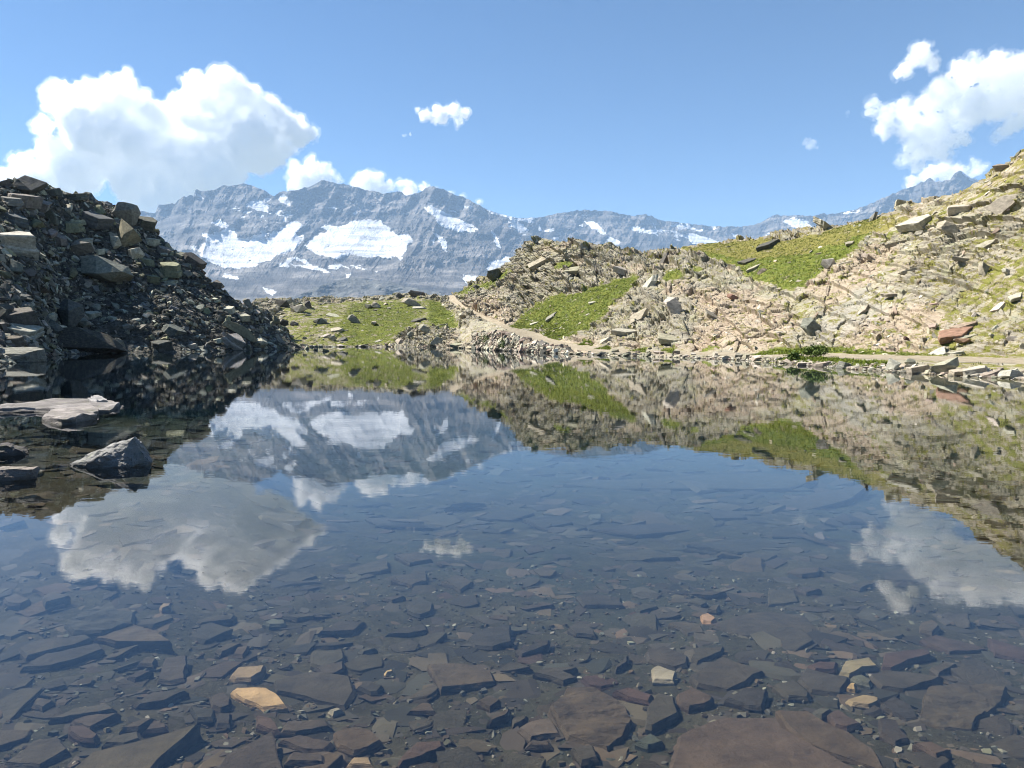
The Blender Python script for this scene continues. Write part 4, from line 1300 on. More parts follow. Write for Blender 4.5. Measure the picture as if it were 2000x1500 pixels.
# ------------------------------------------------------------------ right hillside and saddle: rocks placed where the photograph shows them
HH = [
    (1502, 470, 48, 22, 'slab', 0.05, DARKC, 'dark layered boulder on the grassy skyline'), (1463, 502, 40, 16, 'slab', -0.12, DARKC, 'dark slab lying on the upper grass'), (1475, 518, 38, 13, 'slab', 0.2, TANC, None),
    (1796, 416, 54, 40, 'slab', -0.45, TANP, 'tilted pale slab below the skyline'), (1880, 394, 66, 38, 'slab', -0.2, TANP, 'largest pale slab high on the right slope'), (1619, 438, 80, 22, 'slab', 0.03, TANC, 'long pale ledge on the skyline'),
    (1772, 393, 64, 30, 'slab', 0.1, TANC, 'stacked ledge standing on the skyline'), (1619, 514, 27, 18, 'block', -0.2, TANP, 'pale block at the right rim of the grass'), (1850, 442, 42, 30, 'block', 0.1, TANC, 'squared pale block on the upper right slope'),
    (1964, 382, 58, 24, 'slab', 0.2, TANC, 'layered slab near the right edge'), (1964, 529, 18, 13, 'block', 0, TANP, None), (1955, 590, 40, 14, 'slab', -0.35, TANP, 'pale slab pair on the right turf'), (1985, 574, 40, 16, 'slab', -0.3, TANP, None),
    (971, 533, 30, 22, 'block', -0.4, DARKC, 'dark boulder on the left shoulder of the knoll'), (1166, 483, 32, 12, 'slab', 0.05, DARKC, 'dark slab on top of the knoll'), (1300, 497, 28, 9, 'slab', -0.1, DARKC, None),
    (931, 560, 18, 10, 'block', 0.1, DARKC, None), (955, 593, 24, 9, 'slab', 0.1, GREYC, None), (1309, 593, 46, 32, 'block', 0.45, TANP, 'white-faced cube in the middle cliff'), (1309, 652, 50, 24, 'slab', -0.2, TANC, 'layered ledge low on the cliff'),
    (1078, 614, 30, 12, 'slab', -0.15, GREYC, None), (1159, 587, 18, 7, 'slab', 0, TANP, None), (1577, 636, 48, 38, 'block', 0.3, GREYC, 'blocky grey outcrop above the bushes'), (1045, 628, 20, 7, 'slab', -0.6, TANP, None),
    (1867, 640, 80, 34, 'slab', -0.1, RUSTC, 'big rust-coloured boulder above the path'), (1888, 627, 58, 18, 'slab', -0.1, (0.30, 0.215, 0.17), 'rusty cap slab on the rust-coloured boulder'), (1886, 655, 44, 9, 'slab', -0.18, TANC, 'thin plank of stone under the rusty boulder'),
    (1880, 664, 30, 9, 'block', 0, RUSTC, None), (1836, 681, 52, 26, 'slab', -0.25, TANP, 'broad pale slab beside the path'), (1868, 683, 34, 17, 'slab', -0.15, TANP, None), (1769, 661, 13, 11, 'block', 0.2, REDC, 'small dark red stone on the scree'),
    (1976, 659, 20, 10, 'block', 0, TANP, None), (1936, 654, 13, 7, 'block', 0, TANP, None), (1996, 675, 14, 12, 'block', 0, TANP, None), (1660, 470, 22, 12, 'slab', 0.2, TANC, None), (1700, 500, 40, 16, 'slab', 0.35, TANC, None),
    (1750, 470, 40, 18, 'slab', 0.3, TANC, None), (1780, 520, 44, 16, 'slab', 0.4, TANC, None), (1880, 500, 48, 16, 'slab', 0.4, TANC, None), (1930, 470, 36, 14, 'slab', 0.3, TANC, None), (1690, 600, 34, 14, 'slab', 0.3, TANC, None),
    (1740, 570, 36, 14, 'slab', 0.35, TANC, None), (1130, 520, 60, 16, 'slab', 0.35, TANC, None), (1060, 500, 60, 16, 'slab', 0.4, TANC, 'tilted pale bed of rock on the knoll'), (1220, 520, 50, 26, 'slab', -0.4, TANP, None),
    (1270, 545, 60, 28, 'slab', -0.5, TANP, 'smooth pale slab right of the green hollow'), (1220, 640, 60, 22, 'slab', -0.6, TANP, 'steep pale slab low on the cliff'), (1180, 660, 40, 16, 'slab', -0.5, TANP, None), (1250, 610, 50, 20, 'slab', -0.55, TANC, None),
    (1390, 610, 36, 16, 'slab', 0.4, TANC, None), (1430, 580, 30, 14, 'block', 0.2, RUSTC, None),
]
RH = [  # the low saddle ridge at the far end of the lake
    (551, 592, 32, 16, 'block', 0.05, DARKC, 'dark boulder beside the foot of the rubble slope'), (570, 596, 20, 7, 'slab', 0, DARKC, None), (587, 602, 34, 17, 'block', -0.3, TANP, 'pale slanted block on the saddle'), (600, 594, 18, 16, 'block', 0.4, DARKC, None),
    (684, 582, 28, 12, 'slab', -0.02, TANC, 'overhanging flat slab on the saddle skyline'), (781, 576, 21, 13, 'block', 0.1, DARKC, 'small dark boulder on the saddle skyline'), (814, 573, 34, 11, 'block', 0.1, DARKC, None), (804, 589, 38, 18, 'block', 0.1, TANC, 'blunt pale boulder near the trail top'),
    (820, 597, 30, 11, 'slab', -0.5, TANP, None), (738, 594, 19, 16, 'block', -0.3, TANC, None), (720, 598, 17, 9, 'block', 0, GREYC, None), (634, 623, 22, 18, 'block', -0.6, GREYC, None), (622, 627, 18, 9, 'block', -0.4, DARKC, None),
    (690, 621, 25, 19, 'block', 0.1, GREYC, 'grey boulder in the saddle grass'), (654, 612, 34, 11, 'slab', -0.1, TANP, None), (576, 630, 20, 10, 'block', -0.2, DARKC, None), (672, 656, 21, 17, 'slab', -0.7, DARKC, 'dark fin of rock in the saddle grass'),
    (817, 621, 36, 16, 'slab', -0.5, DARKC, 'dark slanting slab under the trail'), (660, 638, 26, 13, 'slab', -0.5, TANP, None), (638, 652, 20, 12, 'slab', -0.5, TANP, None), (652, 659, 17, 12, 'block', -0.3, TANP, None), (612, 673, 25, 8, 'slab', 0, TANP, None),
    (648, 674, 26, 6, 'slab', 0, TANP, None), (830, 640, 28, 18, 'block', 0.1, TANC, None), (780, 660, 30, 18, 'slab', -0.5, TANC, None), (860, 660, 40, 16, 'slab', 0.3, TANC, 'cracked pale outcrop at the far waterline'), (820, 668, 40, 14, 'slab', 0.35, TANC, None), (895, 668, 30, 16, 'slab', -0.2, TANC, None),
]
LAND['hill'] = [(a, b, ph) for a, b, _, _, _, _, _, ph in HH + RH if ph] + [(1590, 690, 'bushy shrub by the path')]
HG = 'rocks embedded in the hillside'; RG = 'rocks scattered on the saddle'
for k, (px, py, w, h, form, roll, col, ph) in enumerate(HH + RH):
    P, N = hill.at(px, py + 0.42 * h)
    s = P[1] / FPX
    col = vary(col, 0.08)
    lab = ph or auto_label('hill', px, py, 'small' if w < 22 else 'medium' if w < 40 else 'large', col, 'slab' if form == 'slab' else 'boulder', 'tilted' if abs(roll) > .25 else 'level')
    USED[lab] = 1
    put_rock('hill', P, w * s * 1.04, w * s * RN.uniform(0.6, 0.9), h * s * (1.2 if form == 'block' else 1.15), RN.uniform(-0.35, 0.35), roll, RN.uniform(-0.1, 0.1) if form == 'block' else RN.uniform(0.0, 0.3),
             col, 'boulder' if form == 'block' else 'slab', lab, 'boulder' if form == 'block' else 'slab', HG if k < len(HH) else RG, form, k * 7 + 2, 0.3 if form == 'block' else 0.5, N if form == 'slab' else None)
taken = [(a, b, w) for a, b, w, *_ in HH + RH]
fr_ = ((hill.V > 3.05) & (hill.V < 7.05)).astype(float) * (hill.path < 0.5)
wt = fr_ * np.where(hill.grass > 0.7, 0.45, 1.0) * (hill.PX > 900)
fill(hill, 'hill', 'hill', 110, wt, 31, (0.5, 1.5), [TANC, TANC, TANP, GREYC, (0.30, 0.24, 0.185)], 'boulder', HG, 0.75, taken)
wt = ((hill.V > 1.1) & (hill.V < 7.02)).astype(float) * (hill.path < 0.5) * (hill.PX < 890) * (hill.PX > 520) * np.where((hill.PX > 740) & (hill.V < 4), 1.3, 1) * np.where(hill.grass > 0.82, 0.3, 1)
fill(hill, 'hill', 'hill', 60, wt, 32, (0.7, 2.0), [TANC, TANP, GREYC, TANC], 'boulder', RG, 0.7, taken)
wt = ((hill.V > 3.0) & (hill.V < 7.1)).astype(float) * (hill.path < 0.5) * np.where(hill.grass > 0.8, 0.7, 1.0) * (1 + 2.0 * (pink > 0.5)) * np.where(hill.PX > 1680, 2.2, 1.0)
wt = np.maximum(wt, 0.8 * ((hill.V > 1.1) & (hill.V < 7.0) & (hill.PX < 900)) * np.where(hill.grass > 0.82, 0.35, 1.0))
rubble('stones', hill, 5500, wt, 41, 0.09, 0.6, 2.2, [TANC, TANC, TANP, (0.30, 0.23, 0.175), (0.24, 0.225, 0.18), GREYC], M_HILL_S, (0.15, 0.4), align=0.85, sink=0.25)

# ------------------------------------------------------------------ stones along the right shore
SH = [
    (1742, 712, 27, 24, 'block', 0.1, TANP, 'pale upright stone on the bank'), (1777, 708, 24, 14, 'block', 0.1, TANP, 'pale blunt stone right of the upright one'), (1795, 721, 44, 14, 'slab', -0.1, TANC, None), (1852, 716, 66, 30, 'block', -0.25, TANC, 'big wedge boulder at the right shore'),
    (1876, 727, 52, 10, 'slab', -0.1, TANP, 'flat pale stone in front of the wedge boulder'), (1910, 725, 58, 16, 'slab', -0.28, TANP, 'long slanting shore slab right of the wedge boulder'), (1936, 731, 48, 12, 'slab', -0.2, (0.27, 0.22, 0.185), None), (1976, 731, 50, 17, 'block', 0.05, TANP, 'rounded pale stone at the right edge shore'),
    (1605, 712, 34, 11, 'slab', -0.08, TANC, 'flat shore stone under the grassy bank'), (1568, 711, 34, 10, 'slab', 0.05, TANP, None), (1690, 719, 20, 6, 'slab', 0, TANC, None), (1775, 716, 18, 8, 'block', 0, TANC, None), (1417, 699, 30, 9, 'block', 0, TANP, 'pale squared stone in the shore edging'),
    (1175, 690, 26, 7, 'block', 0, DARKC, 'dark square stone in the shore edging'), (1060, 688, 16, 14, 'block', 0, DARKC, 'dark stone ending the dry stone wall'), (1225, 691, 20, 6, 'slab', -0.3, TANC, None),
]
LAND['shore'] = [(a, b, ph) for a, b, _, _, _, _, _, ph in SH if ph] + [(700, 674, 'far grassy shore'), (860, 674, 'far rocky outcrop shore')]
SG = 'stones edging the lake shore'
for k, (px, py, w, h, form, roll, col, ph) in enumerate(SH):
    P, N = hill.at(px, py + 0.4 * h)
    s = P[1] / FPX
    lab = ph or auto_label('shore', px, py, 'small' if w < 22 else 'medium', col, 'shore stone', 'tilted')
    USED[lab] = 1
    put_rock('hill', P, w * s, w * s * RN.uniform(0.55, 0.8), h * s * 1.25, RN.uniform(-0.3, 0.3), roll, RN.uniform(-0.1, 0.1), vary(col, 0.05), 'shore_stone', lab, 'shore stone', SG, form, k * 3 + 4, 0.25)
r = np.random.default_rng(51)
pxs = np.concatenate([r.uniform(1095, 1500, 70), r.uniform(1500, 2005, 62), r.uniform(575, 930, 48)])
for x in pxs:
    sy_ = np.interp(x, hill.xs, hill.pyk[:, 1])
    y = sy_ - r.uniform(-1, 7 if x > 1095 else 2.5)
    if any(abs(x - a) < w * 0.5 and abs(y - b) < h * .6 for a, b, w, h, *_ in SH):
        continue
    P, N = hill.at(x, y)
    w = 0.2 + 0.75 * r.random() ** 2.2; w = w * (1.25 if x < 930 else 1.0); h = w * r.uniform(0.25, 0.6)
    col = vary([TANC, TANP, TANC, GREYC, (0.30, 0.24, 0.19)][r.integers(5)], 0.15)
    form = 'slab' if r.random() < 0.6 else 'block'
    lab = auto_label('shore', x, y, 'small' if w < 0.42 else 'medium', col, 'flat shore stone' if form == 'slab' else 'shore stone', 'tilted')
    put_rock('hill', P, w, w * r.uniform(0.6, 1), h, r.uniform(0, 6.28), r.normal(0, 0.15), r.normal(0, 0.15), col, 'shore_stone', lab, 'shore stone', SG, form, int(r.integers(99)), 0.25)
wt = ((hill.V > 0.96) & (hill.V < 1.5) & (hill.PX > 560)).astype(float) * np.where(hill.PX > 1095, 1, 0.5)
rubble('shore_pebbles', hill, 4500, wt, 53, 0.07, 0.35, 1.6, [TANC, TANP, GREYC, (0.30, 0.24, 0.19)], M_HILL_S, (0.25, 0.6), align=0.5)

# the dry stone wall that carries the path above the water
wt = ((hill.V > 0.97) & (hill.V < 2.12) & (hill.PX > 925) & (hill.PX < 1112)).astype(float) * (hill.grass < 0.95)
rubble('dry_stone_wall', hill, 1500, wt, 55, 0.25, 0.85, 1.5, [TANC, (0.24, 0.21, 0.17), GREYC, TANP, (0.28, 0.22, 0.17)], M_HILL_S, (0.4, 0.8),
       label='dry stone wall of rough tan stones holding the path above the far water', category='stone wall', kind=None, align=0.75, tiltn=(0.3, 0.3), sink=0.0)

# ------------------------------------------------------------------ turf blades and the shrubs on the bank
def blades(name, slope, n, wt, seed, h0, h1, mat, spread=0.6):
    idx, r = pick(slope, n, wt, seed)
    P = slope.P.reshape(-1, 3)[idx]
    k = 5
    a = r.uniform(0, 6.283, (n, k)); lean = r.uniform(0.1, spread, (n, k)); h = r.uniform(h0, h1, (n, 1)) * r.uniform(0.6, 1.2, (n, k))
    base = P[:, None] + np.stack([r.normal(0, 0.06, (n, k)), r.normal(0, 0.06, (n, k)), np.full((n, k), -0.02)], -1)
    dirv = np.stack([np.cos(a) * lean, np.sin(a) * lean, np.ones_like(a)], -1) * h[..., None]
    wv = np.stack([-np.sin(a), np.cos(a), 0 * a], -1) * (h * 0.16)[..., None]
    V = np.stack([base - wv, base + wv, base + dirv], 2).reshape(-1, 3)
    return link(name, mesh_np(name, V, np.arange(len(V)).reshape(-1, 3), False, mat), kind='stuff')


gm_ = NT('turf_blades')
P = gm_.pos()
gc = gm_.ramp(gm_.noise(P, 0.9, 6, 0.65), [(0.3, (0.06, 0.088, 0.014)), (0.5, (0.115, 0.15, 0.024)), (0.7, (0.19, 0.175, 0.05))])
gm_.principled(gc, 0.9, None, 0.05)
wt = ((hill.V > 1.05) & (hill.V < 7.1)).astype(float) * sstep(0.48, 0.9, hill.grass) * (hill.path < 0.5)
blades('grass', hill, 40000, wt, 61, 0.04, 0.14, gm_.m)
lush = NT('lush_bank_grass')
P = lush.pos()
lush.principled(lush.ramp(lush.noise(P, 1.6, 5, 0.6), [(0.3, (0.11, 0.15, 0.022)), (0.6, (0.19, 0.235, 0.038)), (0.8, (0.24, 0.26, 0.06))]), 0.9, None, 0.05)
wt = np.maximum.reduce([in_poly(hill.PX, hill.PY, p_) for p_ in ([(1490, 706), (1560, 697), (1640, 701), (1735, 709), (1742, 720), (1690, 720), (1600, 712)], [(1465, 694), (1520, 684), (1600, 680), (1610, 690), (1530, 693)],
     [(1128, 675), (1150, 664), (1160, 674)], [(1162, 682), (1190, 674), (1194, 684)], [(1228, 686), (1260, 678), (1264, 690)], [(1290, 686), (1320, 679), (1318, 692)])]).astype(float)
blades('bank_grass', hill, 3600, wt, 63, 0.06, 0.18, lush.m, 0.9)


def shrub(px, py, wpx, hpx, n, seed, label, mat):
    P, N = hill.at(px, py + hpx * 0.4)
    s = P[1] / FPX
    r = np.random.default_rng(seed)
    w, h = wpx * s, hpx * s * 1.2
    cl = r.normal(0, 1, (9, 3)) * (0.24, 0.2, 0.16) + (0, 0, 0.5)
    c = cl[r.integers(9, size=n)] + r.normal(0, 1, (n, 3)) * (0.14, 0.12, 0.15)
    c = c[(c[:, 2] > 0)]
    n = len(c)
    c = c * (w, w * 0.8, h)
    a = r.normal(0, 1, (n, 3)); a /= np.linalg.norm(a, axis=1, keepdims=True)
    b = np.cross(a, r.normal(0, 1, (n, 3))); b /= np.linalg.norm(b, axis=1, keepdims=True)
    L = r.uniform(0.05, 0.1, (n, 1))
    V = np.stack([c - a * L, c + b * L * 0.45, c + a * L, c - b * L * 0.45], 1).reshape(-1, 3)
    root = bpy.data.objects.new('shrub', None); C.objects.link(root)
    root.location = P; root['label'] = label; root['category'] = 'shrub'
    link('foliage', mesh_np('foliage', V, np.arange(len(V)).reshape(-1, 4), False, mat), root)
    bm = bmesh.new()
    for k in range(7):
        q = cl[k] * (w, w * 0.8, h) * 0.9
        e = Vector(q); L_ = e.length
        mtx = Matrix.Translation(e / 2) @ e.to_track_quat('Z', 'Y').to_matrix().to_4x4()
        bmesh.ops.create_cone(bm, segments=5, radius1=0.012, radius2=0.004, depth=L_, matrix=mtx)
    link('stems', from_bm('stems', bm, M_HILL_S), root)


sm = NT('shrub_leaves')
sm.principled(sm.mix(sm.rng(sm.noise(sm.pos(), 3, 3), 0.35, 0.65), (0.07, 0.11, 0.02), (0.14, 0.19, 0.04)), 0.7, None, 0.2)
shrub(1592, 690, 48, 22, 1500, 71, 'bright green bushy shrub between the path and the lake', sm.m)
shrub(1552, 700, 22, 16, 600, 72, 'dark green low shrub at the waterline left of the bushy shrub', sm.m)
shrub(950, 668, 22, 26, 500, 73, 'green shrub growing at the left foot of the dry stone wall', sm.m)
shrub(984, 676, 20, 22, 450, 74, 'green shrub growing in front of the middle of the dry stone wall', sm.m)

# ------------------------------------------------------------------ stones standing in the water on the left
def rough_hull(pts, scale, seed, cuts, amp, mat, name):
    bm = bmesh.new()
    for p in pts:
        bm.verts.new(Vector(p) * scale)
    r_ = bmesh.ops.convex_hull(bm, input=bm.verts)
    bmesh.ops.delete(bm, geom=list({g for g in r_['geom_interior'] + r_['geom_unused'] if isinstance(g, bmesh.types.BMVert) and g.is_valid}), context='VERTS')
    bmesh.ops.triangulate(bm, faces=bm.faces)
    for _ in range(cuts):
        bmesh.ops.subdivide_edges(bm, edges=bm.edges, cuts=1, use_grid_fill=True)
    bm.normal_update()
    co = np.array([v.co[:] for v in bm.verts]); nn = np.array([v.normal[:] for v in bm.verts])
    q = co / scale / 22
    _, gap, rid, off = cells(q * np.array([1, 1, 2.2]), seed)
    d = amp * (0.8 * fbm(q * 0.8, 4, seed, 0.55) + 0.7 * (rid[:, 0] - 0.5)) * scale * 8
    for v, p, n_, dd in zip(bm.verts, co, nn, d):
        v.co = Vector(p + n_ * dd)
    return from_bm(name, bm, mat)


def water_rock(px, py_base, pts, label, col, cuts=3, amp=0.6, seed=1, cat='boulder'):
    Y = plane_Y(py_base)
    s = Y / FPX
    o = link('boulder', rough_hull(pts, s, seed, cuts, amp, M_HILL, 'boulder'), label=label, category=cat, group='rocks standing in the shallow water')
    o.scale = (1, 1, 0.86)
    o.location = pix(px, py_base, Y); o.color = (*col, 1)
    return o


water_rock(215, 908, [(-78, -4, 4), (-62, 22, 14), (-28, -26, 13), (8, -26, 26), (38, -22, 38), (50, -6, 62), (-42, 24, 26), (-2, 34, 46), (40, 24, 63), (66, -2, 26), (78, 4, 2), (64, 34, 12),
                      (-80, 0, -12), (80, 0, -26), (0, -34, -26), (0, 48, -26), (-44, -24, -12), (52, -34, -12)], 'pale wedge boulder rising from the shallow water in the left foreground', (0.24, 0.235, 0.22), 4, 0.65, 5)
water_rock(14, 888, [(-60, 0, 5), (-30, -20, 20), (10, -14, 24), (34, -6, 8), (38, 10, 0), (-20, 30, 22), (20, 30, 10), (-60, 30, 0), (-60, 0, -20), (40, 0, -20), (0, -30, -15), (0, 50, -20)],
           'low dark rock at the left edge behind the wedge boulder', (0.10, 0.09, 0.085), 3, 0.8, 7)
water_rock(18, 936, [(-60, 0, 10), (-20, -16, 24), (20, -10, 26), (48, -4, 24), (52, 4, 0), (-40, 40, 20), (40, 30, 24), (-60, 30, 0), (-60, 0, -20), (52, 0, -20), (0, -30, -20), (0, 50, -20)],
           'flat brown-topped rock at the left edge left of the wedge boulder', (0.21, 0.18, 0.155), 3, 0.6, 9)
water_rock(26, 708, [(-50, -6, 20), (-30, -12, 18), (30, -10, 20), (36, -4, 24), (38, 20, 28), (-50, 30, 34), (0, 60, 34), (30, 50, 30), (-50, -8, -14), (38, -8, -14), (38, 40, -14), (-50, 40, -14), (0, -14, 2)],
           'big flat-topped slab at the waterline on the left edge', (0.19, 0.185, 0.155), 3, 0.5, 11, 'slab')


def poly_slab(poly, ztop, thick, seed, mat, name, dome=0.0, cut=0.22, bevel=0.15, zfun=None, layers=2):
    """outline traced in the picture -> a slab of real size with a rough stepped edge; ztop its upper face"""
    P = np.array([pix(x, y, plane_Y(y, ztop))[:2] for x, y in poly])
    c = P.mean(0)
    if sum(P[i][0] * P[(i + 1) % len(P)][1] - P[(i + 1) % len(P)][0] * P[i][1] for i in range(len(P))) < 0:
        P = P[::-1]
    rnd = random.Random(seed)
    out = []
    size = math.sqrt(np.ptp(P[:, 0]) * np.ptp(P[:, 1]))
    for i in range(len(P)):
        a, b = P[i], P[(i + 1) % len(P)]
        L = np.linalg.norm(b - a); n = max(1, int(L / (size * cut)))
        nrm = np.array([b[1] - a[1], a[0] - b[0]]) / max(L, 1e-6)
        for k in range(n):
            t = k / n
            j = rnd.gauss(0, 0.018) * size if k else rnd.gauss(0, 0.008) * size
            out.append(a + (b - a) * (t + (rnd.uniform(-.2, .2) / n if k else 0)) + nrm * j - c)
    bv = min(thick * bevel, 0.02 + 0 * size)
    sh = bv / max(size, 0.05)
    lev = [(0, 0.97)]
    z = 0
    for k in range(layers):
        z1 = thick * (k + 1) / layers
        s = 1.0 + 0.035 * (layers - 1 - k) + rnd.uniform(-0.015, 0.015)
        lev += [(z + thick * 0.03, s), (z1 - bv, s)]
        z = z1
    lev.append((thick, lev[-1][1] - sh * 1.6))
    bm = ring_slab(out, lev)
    return bm, c, size


LG = 'rocks standing in the shallow water'
for poly, zt, th_, lab, col in [
    ([(-30, 792), (30, 789), (70, 784), (120, 776), (165, 781), (205, 779), (243, 790), (215, 799), (150, 804), (70, 799), (0, 801), (-30, 800)], 0.06, 0.14, 'long flat pale ledge just above the water on the left', (0.225, 0.205, 0.19)),
    ([(78, 812), (110, 798), (180, 793), (193, 797), (188, 808), (150, 816), (120, 818)], 0.10, 0.24, 'thick pale slab leaning on the front of the flat ledge', (0.25, 0.225, 0.205)),
    ([(170, 778), (186, 772), (200, 774), (210, 779), (190, 782)], 0.13, 0.2, 'small pale hump on the back of the flat ledge', (0.36, 0.34, 0.32)),
]:
    bm, c, size = poly_slab(poly, zt, th_, 5, M_HILL, 'slab')
    bmesh.ops.triangulate(bm, faces=[f for f in bm.faces if len(f.verts) > 4])
    bmesh.ops.subdivide_edges(bm, edges=bm.edges, cuts=2, use_grid_fill=True)
    co = np.array([v.co[:] for v in bm.verts])
    d = fbm(co * 2.6 + zt * 10, 5, 91, 0.62) * 0.11 + 0.05 * fbm(co * 0.8, 2, 92)
    for v, dd in zip(bm.verts, d):
        v.co.z += float(dd)
    o = link('flat_rock', from_bm('flat_rock', bm, M_HILL), label=lab, category='slab', group=LG, kind='thing')
    o.location = (c[0], c[1], zt - th_); o.color = (*col, 1)

